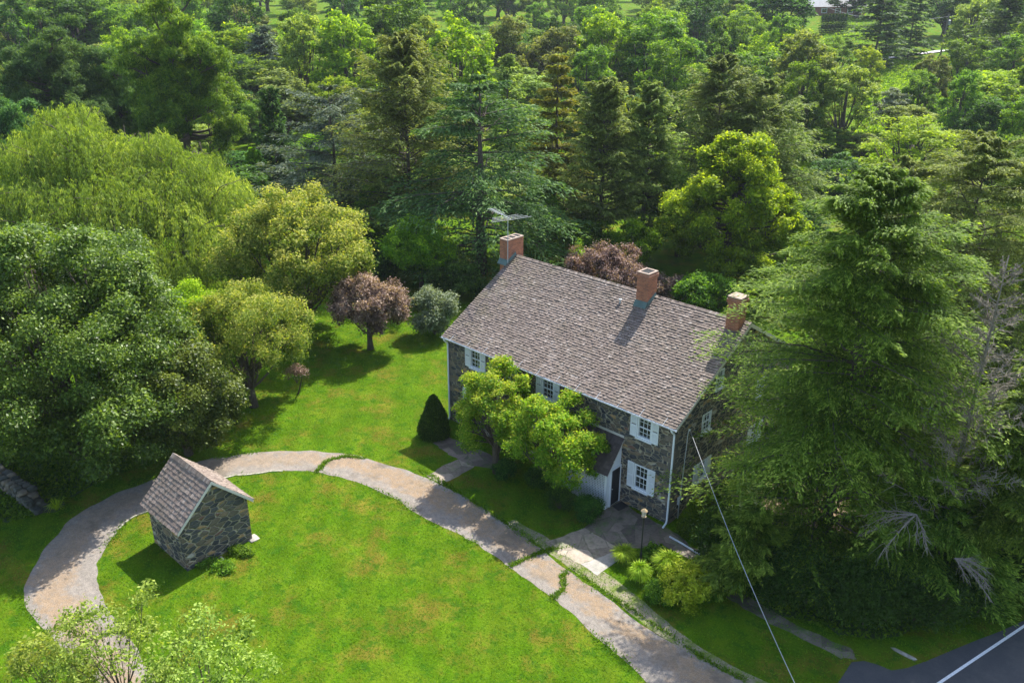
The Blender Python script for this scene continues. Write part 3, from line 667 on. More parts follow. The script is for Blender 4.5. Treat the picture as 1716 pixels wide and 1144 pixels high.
for x in np.arange(-14.6, 0, 1.28): MB().tube([(x, -.42, EZ - .02), (x, -.30, EZ + .03), (x, .0, EZ + .2)], .012, 4).build('gutter_strap', WHITE, gut)
for X_ in (-L_ + .06, -.04):
    mb = MB(); mb.tube([(X_, -.36, EZ - .09), (X_, -.33, EZ - .2), (X_, -.09, EZ - .42), (X_, -.07, EZ - .55), (X_, -.07, .25), (X_, -.12, .1), (X_ + .05, -.45, .04)], .05, 8)
    mb.build('downspout', WHITE, house, True)
def window(parent, axis, c, u, z0, z1, hw, shut=True, cols=3, rows=4, sw=.38):
    """sash window set in a stone reveal, shutters folded flat on the wall; sgn = outward"""
    sgn = -1 if axis == 'y' else 1
    def bx(mb, a, b, o0, o1, e, f):
        o0, o1 = sorted((c + sgn * o0, c + sgn * o1))
        if axis == 'y': mb.box(a, b, o0, o1, e, f)
        else: mb.box(o0, o1, a, b, e, f)
    w = MB(); fw = .07
    bx(w, u - hw, u - hw + fw, -.12, .02, z0, z1); bx(w, u + hw - fw, u + hw, -.12, .02, z0, z1)
    bx(w, u - hw + fw, u + hw - fw, -.12, .02, z1 - fw, z1); bx(w, u - hw + fw, u + hw - fw, -.12, .02, z0, z0 + fw)
    wo_ = w.build('window', WHITE, parent)
    g = MB(); bx(g, u - hw + fw, u + hw - fw, -.10, -.085, z0 + fw, z1 - fw); g.build('pane', GLASS, wo_)
    m = MB(); zm = (z0 + z1) / 2; iw = 2 * hw - 2 * fw
    bx(m, u - hw + fw, u + hw - fw, -.084, -.03, zm - .025, zm + .025)
    for i in range(1, cols):
        x = u - hw + fw + iw * i / cols; bx(m, x - .009, x + .009, -.084, -.062, z0 + fw, zm - .025); bx(m, x - .009, x + .009, -.084, -.052, zm + .025, z1 - fw)
    for j in range(rows):
        if j == rows // 2 or j == 0: continue
        z = z0 + (z1 - z0) * j / rows; bx(m, u - hw + fw, u + hw - fw, -.084, -.066, z - .009, z + .009)
    m.build('sash_bars', WHITE, wo_)
    s = MB(); bx(s, u - hw - .06, u + hw + .06, -.02, .09, z0 - .09, z0 - .002); s.build('sill', WHITE, wo_)
    if shut:
        for sd in (-1, 1):
            a = u + sd * (hw + .012) if sd > 0 else u - hw - .012 - sw; b = a + sw
            q = MB()
            bx(q, a, a + .05, .012, .05, z0 - .03, z1 + .03); bx(q, b - .05, b, .012, .05, z0 - .03, z1 + .03)
            for e, f in ((z0 - .03, z0 + .06), (zm - .05, zm + .05), (z1 - .06, z1 + .03)): bx(q, a + .05, b - .05, .012, .05, e, f)
            for zz in np.arange(z0 + .06, z1 - .06, .045):
                if abs(zz - zm) < .06: continue
                bx(q, a + .05, b - .05, .018, .038, zz, zz + .034)
            q.build('shutter', WHITE, wo_)
for c in UPW: window(house, 'y', 0, c, 3.98, 5.06, HW)
for c in LOW: window(house, 'y', 0, c, 1.16, 2.5, HW)
for i, h in enumerate(GH): window(house, 'x', 0, (h[0] + h[1]) / 2, h[2], h[3], (h[1] - h[0]) / 2, shut=(i in (0, 2)), sw=.36)

def chimney(x0, x1, y0, y1, top, zb, flues, corbel, label=None):
    mb = MB(); mb.box(x0, x1, y0, y1, zb, top - .28)
    if corbel: mb.box(x0 - .05, x1 + .05, y0 - .05, y1 + .05, top - .28, top - .12); mb.box(x0 - .02, x1 + .02, y0 - .02, y1 + .02, top - .12, top - .03)
    else: mb.box(x0 - .003, x1 + .003, y0 - .003, y1 + .003, top - .28, top - .03)
    ch = mb.build('chimney', BRICK, roof)
    return ch
def chimney_cap(ch, x0, x1, y0, y1, top, nf_, solid=False):
    mb = MB(); t = .09
    if solid: mb.box(x0 - .03, x1 + .03, y0 - .03, y1 + .03, top - .03, top + .03)
    else:
        mb.box(x0 - .02, x1 + .02, y0 - .02, y0 + t, top - .03, top + .02); mb.box(x0 - .02, x1 + .02, y1 - t, y1 + .02, top - .03, top + .02)
        mb.box(x0 - .02, x0 + t, y0 + t, y1 - t, top - .03, top + .02); mb.box(x1 - t, x1 + .02, y0 + t, y1 - t, top - .03, top + .02)
        for i in range(1, nf_):
            y = y0 + (y1 - y0) * i / nf_; mb.box(x0 + t, x1 - t, y - t * .6, y + t * .6, top - .03, top + .02)
        m2 = MB(); m2.box(x0 + t, x1 - t, y0 + t, y1 - t, top - .029, top - .02); 
    return mb, (None if solid else m2)
CH = [(-15.95, -15.31, 5.03, 6.38, 9.72, 3, False, False), (-6.08, -5.38, 4.98, 5.78, 10.02, 1, True, False), (-.84, -.17, 5.02, 5.70, 10.02, 1, True, True)]
# chimneys hang under the roof as parts with cap, flue and flashing below them; keep depth to three levels
for (x0, x1, y0, y1, top, nf_, corb, sol) in CH:
    mb = MB(); mb.box(x0, x1, y0, y1, 7.9 if x0 > -15 else -.1, top - .28)
    if corb: mb.box(x0 - .05, x1 + .05, y0 - .05, y1 + .05, top - .28, top - .12); mb.box(x0 - .02, x1 + .02, y0 - .02, y1 + .02, top - .12, top - .03)
    else: mb.box(x0 - .003, x1 + .003, y0 - .003, y1 + .003, top - .28, top - .03)
    ch = mb.build('chimney', BRICK, house)
    cp, fl = chimney_cap(ch, x0, x1, y0, y1, top, nf_, sol); cp.build('chimney_cap', CAPC, ch)
    if fl: fl.build('flue', SOOT, ch)
    if not sol:
        f = MB(); zy = lambda y: EZ - .02 + (RZ - EZ + .02) * (y + .3) / (RY + .3)
        a, b = x0 - .03, x1 + .03
        f.hexa([(a, y0 - .20, zy(y0 - .2) + .02), (b, y0 - .20, zy(y0 - .2) + .02), (b, y0 - .004, zy(y0) + .02), (a, y0 - .004, zy(y0) + .02), (a, y0 - .20, zy(y0 - .2) + .05), (b, y0 - .20, zy(y0 - .2) + .05), (b, y0 - .004, zy(y0) + .22), (a, y0 - .004, zy(y0) + .22)])
        ye = min(y1, RY)
        f.hexa([(b - .025, y0, zy(y0)), (b + .05, y0, zy(y0)), (b + .05, ye, zy(ye)), (b - .025, ye, zy(ye)), (b - .025, y0, zy(y0) + .22), (b - .02, y0, zy(y0) + .22), (b - .02, ye, zy(ye) + .2), (b - .025, ye, zy(ye) + .2)])
        f.build('flashing', COPPER, ch)
# small roof vent
mb = MB(); mb.lathe((-6.9, 4.75, 7.9), [(.05, 0), (.05, .42), (.09, .43), (.09, .47), (.0, .5)], 10); mb.build('vent_pipe', METAL, house)
# lean-to entry porch
px0, px1, pd = -6.0, -2.93, 1.08
po = MB()
def sz(y): return 3.52 + (3.52 - 2.14) * y / pd      # underside of porch roof
po.add([(px1, 0, -.05), (px1, -pd, -.05), (px1, -pd, sz(-pd)), (px1, 0, sz(0)), (px1 - .07, 0, -.05), (px1 - .07, -pd, -.05), (px1 - .07, -pd, sz(-pd)), (px1 - .07, 0, sz(0))],
       [(0, 1, 2, 3), (7, 6, 5, 4), (1, 5, 6, 2), (2, 6, 7, 3), (0, 4, 5, 1)])
porch = po.build('entry_porch', WHITE, house)
mb = MB(); mb.box(px0, px0 + .07, -pd, -.002, -.05, 2.1); mb.build('side_panel', WHITE, porch)
mb = MB()      # clapboards on the porch side
for z in np.arange(2.2, 3.4, .13):
    y1 = -(3.46 - z) / (3.52 - 2.14) * pd + .04
    if y1 < -.1: mb.hexa([(px1, y1, z), (px1 + .018, y1, z), (px1 + .018, -.01, z), (px1, -.01, z), (px1, y1, z + .12), (px1 + .004, y1, z + .12), (px1 + .004, -.01, z + .12), (px1, -.01, z + .12)])
mb.build('clapboard', WHITE, porch)
mb = MB(); s0 = shakes('porch_roof', px0 - .12, px1 + .14, -pd - .16, 2.03, 0, 3.60, .16, .14, shake_mat('porch_shakes', (.03, .022, .02), (.07, .052, .048), (.14, .11, .10), .6), porch, 11)
mb.hexa([(px1 + .10, -pd - .14, 1.92), (px1 + .13, -pd - .14, 1.92), (px1 + .13, 0, 3.46), (px1 + .10, 0, 3.46), (px1 + .10, -pd - .14, 2.05), (px1 + .13, -pd - .14, 2.05), (px1 + .13, 0, 3.62), (px1 + .10, 0, 3.62)])
mb.box(px0 - .1, px1 + .1, -.03, -.004, 3.60, 3.72)
mb.box(px0, px1, -pd, -pd + .09, 2.0, 2.12); mb.box(px1 - .1, px1 - .075, -pd, -pd + .1, -.05, 2.0)
mb.build('porch_trim', GREYP, porch)
mb = MB()      # lattice panel
for i in range(-24, 40):
    x = px0 + i * .125
    for s_ in (0, 1):
        pass
for x in np.arange(px0 + .08, px1 - .08, .095): mb.box(x, x + .035, -pd - .006, -pd + .006, 0, 2.02)
for z in np.arange(.02, 2.0, .095): mb.box(px0 + .07, px1 - .08, -pd - .020, -pd - .007, z, z + .035)
mb.box(px1 - .09, px1 + .015, -pd - .035, -pd - .0215, 0, 2.1)
mb.build('lattice', WHITE, porch)
mb = MB(); mb.box(px1 + .004, px1 + .035, -.74, -.07, .06, 2.04); 
door = mb.build('door', DOORP, house)
mb = MB()
for a, b, e, f in ((-.70, -.43, .2, .85), (-.38, -.11, .2, .85), (-.70, -.43, 1.0, 1.85), (-.38, -.11, 1.0, 1.85)): mb.box(px1 + .035, px1 + .045, a, b, e, f)
mb.build('door_panel', DOORP, door)
mb = MB(); mb.tube([(px1 + .035, -.68, 1.0), (px1 + .09, -.68, 1.0)], .025, 8); mb.build('handle', METAL, door)
mb = MB(); mb.box(px1 + .002, px1 + .055, -.82, -.742, .02, 2.12); mb.box(px1 + .002, px1 + .055, -.068, -.0, .02, 2.12); mb.box(px1 + .002, px1 + .055, -.742, -.068, 2.042, 2.12)
mb.build('door_frame', WHITE, door)
# gable fittings: meter, conduit, weatherhead
mb = MB(); mb.box(.01, .13, .62, .86, .82, 1.22); mt = mb.build('electric_meter', METAL, house)
mb = MB(); mb.tube([(.13, .74, 1.04), (.22, .74, 1.04)], .085, 12); mb.build('meter_dial', GLASS, mt)
mb = MB(); mb.tube([(.06, .78, 1.22), (.06, .95, 4.6), (.06, .98, 4.72)], .022, 6); mb.tube([(.06, .74, .82), (.06, .74, .0)], .025, 6); mb.build('conduit', METAL, mt)

# ------------------------------------------------------------------ antenna on the left chimney
ant = empty('tv_antenna', (-15.26, 4.98, 8.35)); tag(ant, 'silver multi-rod television antenna on a mast strapped to the left brick chimney', 'antenna')
ah = 2.75
mb = MB(); mb.tube([(0, 0, 0), (0, 0, ah + .05)], .022, 6); mb.build('mast', METAL, ant)
bd = np.array([-.93, .30, 0.0]); bd /= np.linalg.norm(bd); cd = np.array([-bd[1], bd[0], 0]) * -1
def AP(a, c, z=0): return bd * a + cd * c + np.array([0, 0, ah + z])
mb = MB(); mb.tube([AP(-.35, 0), AP(2.1, 0, .05)], .018, 5); mb.build('boom', METAL, ant)
mb = MB()
for a, ln in ((-.45, 1.3), (-.2, 1.2), (.05, 1.0), (.3, .85)):
    mb.tube([AP(a, -ln, .02), AP(a, 0), AP(a, ln, .02)], .011, 4)
for a in (.8, 1.05, 1.3, 1.55, 1.8, 2.05): mb.tube([AP(a, -.26, .05), AP(a, .26, .05)], .012, 4)
mb.tube([AP(.45, -.2, 0), AP(.75, 0, .05), AP(.45, .2, 0)], .014, 4)
mb.build('rod', METAL, ant)

# ------------------------------------------------------------------ the little stone shed
sx, sy, sl_, sw_, sh_, sr_ = -13.32, -17.46, 3.06, 3.21, 2.25, 3.93
shed = empty('stone_shed', (0, 0, 0)); tag(shed, 'small square fieldstone shed with steep shake roof on the lawn inside the drive loop', 'shed')
mb = MB()
x0, x1, y0, y1 = sx - sl_, sx, sy, sy + sw_; ym = (y0 + y1) / 2
wall_grid(mb, 'y', y0, x0, x1, -.2, sh_ - .02, [], .1, 1); wall_grid(mb, 'y', y1, x0, x1, -.2, sh_ - .02, [], .1, 1)
for X_ in (x0, x1):
    mb.add([(X_, y0, -.2), (X_, y1, -.2), (X_, y1, sh_ + .02), (X_, ym, sr_ - .10), (X_, y0, sh_ + .02)], [(0, 1, 2, 3, 4)])
mb.build('wall', STONE2, shed)
rs = (sr_ - sh_) / (ym - (y0 - .12))
shakes('roof', x0 - .16, x1 + .16, y0 - .24, sh_ - .12, ym, sr_, .19, .12, SHAKE2, shed, 21, .03)
shakes('roof', x0 - .16, x1 + .16, y1 + .24, sh_ - .12, ym + .01, sr_ - .005, .19, .12, SHAKE2, shed, 22, .03)
mb = MB()
for ya in (y0 - .22, y1 + .22):
    yb = ym + (.003 if ya > ym else 0)
    mb.hexa([(x0 - .14, ya, sh_ - .20), (x1 + .14, ya, sh_ - .20), (x1 + .14, yb, sr_ - .09), (x0 - .14, yb, sr_ - .09), (x0 - .14, ya, sh_ - .14), (x1 + .14, ya, sh_ - .14), (x1 + .14, yb, sr_ - .025), (x0 - .14, yb, sr_ - .025)])
    mb.hexa([(x1 + .145, ya, sh_ - .25), (x1 + .175, ya, sh_ - .25), (x1 + .175, yb, sr_ - .15), (x1 + .145, yb, sr_ - .15), (x1 + .145, ya, sh_ - .10), (x1 + .175, ya, sh_ - .10), (x1 + .175, yb, sr_ + .01), (x1 + .145, yb, sr_ + .01)])
mb.build('rake_board', GREYP, shed)
mb = MB(); x = x0 - .16; rng = np.random.default_rng(8)
while x < x1 + .14:
    w = rng.uniform(.09, .14); t_ = float(rng.uniform(.2, .9)); h_ = rng.uniform(.0, .02)
    for s_ in (-1, 1):
        o_ = 0 if s_ < 0 else .004
        mb.hexa([(x, ym + s_ * .14, sr_ - .11), (x + w - .01, ym + s_ * .14, sr_ - .11), (x + w - .01, ym + o_, sr_ + .03 + h_), (x, ym + o_, sr_ + .03 + h_), (x, ym + s_ * .15, sr_ - .08), (x + w - .01, ym + s_ * .15, sr_ - .08), (x + w - .01, ym + o_, sr_ + .06 + h_), (x, ym + o_, sr_ + .06 + h_)], t_)
    x += w
mb.build('ridge_cap', SHAKE2, shed)

# ------------------------------------------------------------------ lamp post, mat, pipe, wire, stones
lp_ = G(1073, 943); lh = height_to(np.array(lp_), 852)
lamp = empty('lamp_post', lp_); tag(lamp, 'slim black lamp post with glass lantern head beside the garden bed and patio', 'lamp post')
mb = MB(); mb.lathe((0, 0, 0), [(.09, 0), (.09, .1), (.055, .16), (.05, .55), (.04, .6), (.032, .7), (.03, lh - .55), (.05, lh - .52), (.03, lh - .48), (.06, lh - .42)], 12); mb.build('post', DARKM, lamp, True)
mb = MB(); mb.lathe((0, 0, lh - .42), [(.07, 0), (.11, .02), (.11, .035), (.0, .036)], 12)
for a in range(6):
    t = a * math.pi / 3; mb.tube([(.085 * math.cos(t), .085 * math.sin(t), lh - .40), (.125 * math.cos(t), .125 * math.sin(t), lh - .12)], .007, 4)
mb.lathe((0, 0, lh - .12), [(.15, 0), (.13, .03), (.06, .10), (.02, .13), (.0, .17)], 12)
mb.build('lantern_frame', paint('brass', (.45, .33, .18), .35, .3), lamp)
k = NT('frosted_lantern_glass'); k.col((.75, .72, .68)); k.b.inputs['Roughness'].default_value = .15; k.b.inputs['Transmission Weight'].default_value = .5
mb = MB(); mb.lathe((0, 0, lh - .38), [(.075, 0), (.115, .25), (.0, .255)], 6); mb.build('lantern_glass', k.m, lamp)
mm = [G(1026, 848, .012), G(1036.5, 856, .012), G(1053, 848.5, .012), G(1042, 840, .012)]
mb = MB(); mb.hexa(mm + [(p[0], p[1], .035) for p in mm]); k = NT('coir_mat'); k.col(k.ramp(k.noise(60), [(.3, (.015, .014, .014)), (.7, (.05, .045, .04))]))
tag(mb.build('doormat', k.m), 'dark doormat lying on the patio in front of the black entry door', 'doormat')
mb = MB(); pp = [G(1122, 900, .05), G(1145, 913, .05), G(1172, 930, .05)]; mb.tube(pp, .045, 8)
tag(mb.build('drain_pipe', WHITE, None, True), 'white drain pipe lying on the grass right of the patio', 'pipe')
a = np.array([.10, 1.0, 4.78]); b = at(1342, 1150, 3.2); b = b + (b - a) * .25; q = np.linspace(0, 1, 24)[:, None]
pts = a + (b - a) * q; pts[:, 2] -= .5 * np.sin(q[:, 0] * math.pi)
mb = MB(); mb.tube(pts, .013, 5); k = NT('cable'); k.col((.35, .36, .37)); cable = k.m
w_ = mb.build('power_cable', cable, None, True); tag(w_, 'grey overhead power cable running from the house gable towards the road', 'cable')
mb = MB(); mb.lathe((.10, 1.0, 4.7), [(.0, 0), (.05, .02), (.05, .09), (.0, .11)], 8); mb.build('insulator', WHITE, w_)
def rock(c, s, seed, mb):
    rng = np.random.default_rng(seed); n1, n2 = 8, 6; vs = []; fs = []
    off = rng.normal(0, .12, (n2 + 1, n1))
    for i in range(n2 + 1):
        for j in range(n1):
            p = math.pi * i / n2; t = 2 * math.pi * j / n1; r = 1 + off[i, j] * math.sin(p)
            x, y, z = math.sin(p) * math.cos(t), math.sin(p) * math.sin(t), math.cos(p)
            f_ = lambda v: math.copysign(abs(v) ** .6, v)
            vs.append((c[0] + s[0] * f_(x) * r, c[1] + s[1] * f_(y) * r, c[2] + s[2] * f_(z) * r))
    for i in range(n2):
        for j in range(n1): q = (j + 1) % n1; fs.append((i * n1 + j, (i + 1) * n1 + j, (i + 1) * n1 + q, i * n1 + q))
    mb.add(vs, fs, float(rng.random()))
k = NT('boulder'); k.col(k.mix(.6, k.ramp(k.attr(), [(0, (.03, .035, .025)), (.6, (.08, .075, .05)), (1, (.22, .17, .11))]), k.ramp(k.noise(5, 6, .7), [(.3, .5), (.7, 1.6)]), 'MULTIPLY')); k.bump(k.noise(5, 6, .7), .8, .05); ROCK = k.m
mb = MB(); rng = np.random.default_rng(4)
pa, pb = np.array(G(-40, 775)), np.array(G(78, 862))
wd = unit(pb - pa); wn_ = np.array([-wd[1], wd[0], 0]); WL = np.linalg.norm(pb - pa)
for lay in range(4):
    u = 0.0
    while u < WL - lay * .5 - .2:
        s = rng.uniform(.13, .3)
        for sd_ in (-1, 1): rock(pa + wd * u + wn_ * sd_ * .2 + np.array([0, 0, .1 + lay * .17]) + rng.normal(0, .03, 3), (s, .22, .11), rng.integers(1e6), mb)
        u += s * 1.9
tag(mb.build('ruined_wall', ROCK, None), 'low tumbled dry stone wall in the shade under the big tree at left', 'wall')
mb = MB(); rock(G(371, 938, .06), (.14, .1, .1), 7, mb); k = NT('pale_stone'); k.col(k.ramp(k.noise(6), [(.3, (.2, .18, .15)), (.7, (.38, .35, .3))])); tag(mb.build('rock', k.m, None, True), 'small pale stone in the weeds at the foot of the shed', 'rock')
mb = MB(); rock(G(424, 902, .0), (.3, .25, .05), 9, mb); tag(mb.build('stone_slab', k.m, None, True), 'flat pale slab on the grass at the right corner of the shed', 'slab')
mb = MB(); rock(G(1515, 1096, .02), (.5, .09, .04), 12, mb); tag(mb.build('stone_slab', k.m, None, True), 'long pale stone in the verge between hedge and asphalt road', 'slab')

# ------------------------------------------------------------------ trees: placement helper
VPY = 3941.0
def base_px(cx, by, ty):
    """column of the foot of an upright thing whose middle is seen at column cx"""
    return cx + (858 - cx) * (by - (by + ty) / 2) / (VPY - (by + ty) / 2)
def place(name, spec, bx, by, ty, w, label, cat='tree', group=None, H0=10., R0=3., off=(0, 0), log=True, hs=1.0):
    """stand a grown tree (height H0, radius R0) on the terrain at pixel bx,by and give it the height and width seen"""
    bx = base_px(bx, by, ty); P = at(bx, by); h = height_to(P, ty) * hs; r = w / 2 * depth(P) / FPX
    s_xy = r / R0; s_z = h / H0
    if LOG: print('TREE', name, bx, by, 'D=%.0f h=%.1f r=%.1f' % (depth(P), h, r), label[:40])
    rng = random.Random(int(bx * 7 + by * 13))
    return plant(name, spec, (P[0], P[1], P[2] - .05), label, cat, group, rz=rng.uniform(0, 6.28), sc3=(s_xy, s_xy, s_z))
LOG = False
def grow(fn, bx, by, ty, w, **kw):
    """grow a tree to its real size at that spot"""
    bx = base_px(bx, by, ty); P = at(bx, by); h = height_to(P, ty); r = w / 2 * depth(P) / FPX
    if LOG: print('GROW D=%.0f h=%.1f r=%.1f' % (depth(P), h, r), kw.get('seed'))
    return (P[0], P[1], P[2] - .05), fn(H=h, R=r, **kw)
def hero(name, fn, bx, by, ty, w, label, cat='tree', group=None, rz=None, barkm=None, **kw):
    loc, spec = grow(fn, bx, by, ty, w, **kw)
    return plant(name, spec, loc, label, cat, group, rz=rz, barkm=barkm)[0]

# --- left foreground
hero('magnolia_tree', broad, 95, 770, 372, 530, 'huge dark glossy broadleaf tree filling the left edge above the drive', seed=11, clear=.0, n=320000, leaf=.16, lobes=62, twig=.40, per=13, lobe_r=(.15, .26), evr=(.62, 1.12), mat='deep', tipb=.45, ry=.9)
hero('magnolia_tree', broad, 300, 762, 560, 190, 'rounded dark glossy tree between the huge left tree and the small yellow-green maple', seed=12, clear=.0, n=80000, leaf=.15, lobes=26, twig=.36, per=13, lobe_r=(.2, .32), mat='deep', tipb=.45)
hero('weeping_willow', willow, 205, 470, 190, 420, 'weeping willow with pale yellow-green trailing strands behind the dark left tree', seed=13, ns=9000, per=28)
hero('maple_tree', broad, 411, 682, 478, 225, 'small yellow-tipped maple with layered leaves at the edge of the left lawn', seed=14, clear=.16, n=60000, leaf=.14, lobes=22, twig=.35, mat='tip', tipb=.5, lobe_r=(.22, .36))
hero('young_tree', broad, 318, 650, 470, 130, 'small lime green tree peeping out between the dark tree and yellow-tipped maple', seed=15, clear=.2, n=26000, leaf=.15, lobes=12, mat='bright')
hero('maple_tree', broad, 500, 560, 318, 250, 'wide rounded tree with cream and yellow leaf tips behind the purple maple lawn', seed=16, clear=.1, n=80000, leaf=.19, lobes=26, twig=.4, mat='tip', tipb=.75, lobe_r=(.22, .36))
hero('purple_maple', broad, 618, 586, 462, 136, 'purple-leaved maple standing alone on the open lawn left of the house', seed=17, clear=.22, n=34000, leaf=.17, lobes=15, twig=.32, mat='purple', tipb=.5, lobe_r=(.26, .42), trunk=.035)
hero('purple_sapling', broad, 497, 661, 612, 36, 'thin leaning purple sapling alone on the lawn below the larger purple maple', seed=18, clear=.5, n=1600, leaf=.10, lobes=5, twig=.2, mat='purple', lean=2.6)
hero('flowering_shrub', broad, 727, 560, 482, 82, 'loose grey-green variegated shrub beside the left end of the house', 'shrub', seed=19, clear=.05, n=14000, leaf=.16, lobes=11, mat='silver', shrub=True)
def yew(seed, H, R, n=26000, leaf=.10, mat='dark', pw=.6):
    rng = np.random.default_rng(seed); t = rng.random(n) ** 1.15; a = rng.uniform(0, 6.283, n)
    pr = R * np.minimum(1, .72 + t * 1.6) * (1 - t) ** pw * (1 + .08 * np.sin(a * 3 + t * 9)) * (1.08 - .4 * rng.random(n) ** 1.6)
    P = np.stack([pr * np.cos(a), pr * np.sin(a), H * t + .04], 1) + rng.normal(0, .03, (n, 3))
    o = np.stack([np.cos(a), np.sin(a), .5 + 0 * a], 1); N = unit(o + rng.normal(size=(n, 3)) * .8); D = unit(np.array([0, 0, 1.]) + o * .5 + rng.normal(size=(n, 3)) * .5)
    P[:, 2] = np.maximum(P[:, 2], .03)
    V = leaves(P, D, N, leaf * rng.uniform(.7, 1.3, n), leaf * .5)
    tb = MB(); tb.tube([(0, 0, 0), (0, 0, H * .5), (0, 0, H * .9)], [.06, .05, .02], 6)
    return quads_mesh('crown', V, np.clip(rng.normal(.5, .28, n), 0, 1), LEAF[mat]), tb
hero('yew_bush', yew, 727, 730, 662, 56, 'dark clipped conical yew bush on the lawn at the left corner of the house', 'shrub', seed=20)
hero('conical_shrub', yew, 1163, 897, 838, 54, 'small dark green cone shrub at the right house corner under the meter', 'shrub', seed=21, mat='mid', n=22000)
# --- dogwoods and foundation shrubs
hero('dogwood_tree', broad, 832, 792, 606, 142, 'left dogwood with yellow-orange leaf tips in front of the upper house windows', seed=22, clear=.2, n=34000, leaf=.135, lobes=30, twig=.26, mat='dogw', tipb=.6, lobe_r=(.13, .24), per=12, evr=(.6, 1.2))
hero('dogwood_tree', broad, 934, 838, 668, 150, 'right dogwood leaning over the lattice of the entry porch', seed=23, clear=.2, n=34000, leaf=.135, lobes=30, twig=.26, mat='dogw', tipb=.55, lobe_r=(.13, .24), per=12, evr=(.6, 1.2))
for bx, by, ty, w, m, lb in [(848, 803, 768, 34, 'dark', 'small dark round bush beneath the left dogwood'), (938, 852, 812, 44, 'dark', 'dark round bush at the foot of the right dogwood trunk'),
                             (985, 873, 832, 52, 'dark', 'glossy dark round bush beside the corner of the porch lattice'), (905, 815, 783, 50, 'dark', 'low dark bush between the two dogwoods against the house')]:
    hero('round_bush', broad, bx, by, ty, w, lb, 'shrub', seed=bx, clear=0, n=8000, leaf=.08, lobes=9, twig=.14, mat=m, shrub=True, lobe_r=(.4, .6))
# --- right hand hemlocks
HK = dict(m=24, k=16, spray=(.19, .06), droop=.30, rise=.30, tipdroop=.17, side=.5, thick=.06, belly=1.7, rag=.5, wig=.12, upn=1.5)
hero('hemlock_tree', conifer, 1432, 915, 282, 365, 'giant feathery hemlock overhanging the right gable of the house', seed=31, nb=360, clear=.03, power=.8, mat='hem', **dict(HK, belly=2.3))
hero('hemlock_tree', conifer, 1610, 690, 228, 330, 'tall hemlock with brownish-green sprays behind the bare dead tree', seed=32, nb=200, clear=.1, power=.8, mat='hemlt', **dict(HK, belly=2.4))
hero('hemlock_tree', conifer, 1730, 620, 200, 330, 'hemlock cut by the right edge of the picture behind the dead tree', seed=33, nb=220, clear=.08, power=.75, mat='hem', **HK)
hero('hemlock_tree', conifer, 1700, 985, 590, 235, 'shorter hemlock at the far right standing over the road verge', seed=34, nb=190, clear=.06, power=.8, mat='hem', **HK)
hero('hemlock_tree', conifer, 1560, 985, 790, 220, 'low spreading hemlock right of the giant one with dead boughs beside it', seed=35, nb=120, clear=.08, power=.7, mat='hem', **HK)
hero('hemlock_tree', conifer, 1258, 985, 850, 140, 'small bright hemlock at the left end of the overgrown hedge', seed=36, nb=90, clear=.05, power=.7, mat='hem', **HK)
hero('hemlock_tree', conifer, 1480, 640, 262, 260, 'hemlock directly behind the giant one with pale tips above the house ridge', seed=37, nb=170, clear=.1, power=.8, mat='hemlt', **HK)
def dead(seed, H, R, nb=70, lean=0.0, top=None):
    rng = np.random.default_rng(seed); tb = MB(); zz = np.linspace(0, H, 9); r0 = .010 * H
    tb.tube(np.stack([lean * zz, 0 * zz, zz], 1), np.linspace(r0, r0 * .12, 9), 7)
    cb = MB()
    for i in range(nb):
        t = rng.uniform(.22, .98); z = H * t; a = i * 2.4 + rng.normal(0, .3); ln = R * ((1 - t) ** .7 + .12) * rng.uniform(.6, 1.1)
        d = np.array([math.cos(a), math.sin(a), 0]); q = np.linspace(0, 1, 6)
        P = np.array([lean * z, 0, z]) + d * (q * ln)[:, None] + np.stack([0 * q, 0 * q, ln * (.35 * q + .25 * q * q)], 1) + rng.normal(0, .02 * ln, (6, 3))
        cb.tube(P, np.linspace(r0 * .16, .012, 6), 4, cap=False)
        for j in range(14):
            s = rng.uniform(.2, 1); k_ = s * 5; i0 = min(int(k_), 4); b = P[i0] + (P[i0 + 1] - P[i0]) * (k_ - i0)
            e = b + (unit(d + rng.normal(size=3) * .75) + [0, 0, .25]) * ln * .38 * (1.15 - s)
            cb.tube([b, (b + e) / 2 + rng.normal(0, .04, 3), e], [.018, .014, .008], 3, cap=False)
            for _ in range(2):
                e2 = (b + e) / 2 + rng.normal(size=3) * .13 * ln * .6; cb.tube([(b + e) / 2, e2], [.010, .006], 3, cap=False)
    return cb, tb
def bare(name, seed, bx, by, ty, w, label, **kw):
    bx = base_px(bx, by, ty)
    P = at(bx, by); h = height_to(P, ty); r = w / 2 * depth(P) / FPX
    cb, tb = dead(seed, h, r, **kw); e = empty(name, P); tb.build('trunk', BARKL, e, True); cb.build('branches', BARKL, e); tag(e, label, 'tree'); return e
bare('dead_tree', 41, 1622, 985, 428, 250, 'bare grey dead tree standing among the hemlocks at right', nb=120)
def drooping(seed, P, n, ln, spread, label, hdg):
    rng = np.random.default_rng(seed); mb = MB()
    for i in range(n):
        a = hdg + rng.normal(0, spread); L = ln * rng.uniform(.5, 1.1); q = np.linspace(0, 1, 7)
        c = np.stack([np.cos(a) * q * L, np.sin(a) * q * L, -.55 * L * q ** 1.7 + rng.uniform(-.2, .3) * q], 1) + rng.normal(0, .02 * L, (7, 3)) * q[:, None]
        mb.tube(c, np.linspace(.035, .008, 7), 4, cap=False)
        for j in range(16):
            i0 = rng.integers(1, 6); b = c[i0]; e = b + (unit(c[i0 + 1] - c[i0]) + rng.normal(size=3) * .55) * L * .22; mb.tube([b, (b + e) / 2 + rng.normal(0, .03, 3), e], [.012, .009, .005], 3, cap=False)
    o = mb.build('dead_branches', BARKL); o.location = P; tag(o, label, 'branch'); return o
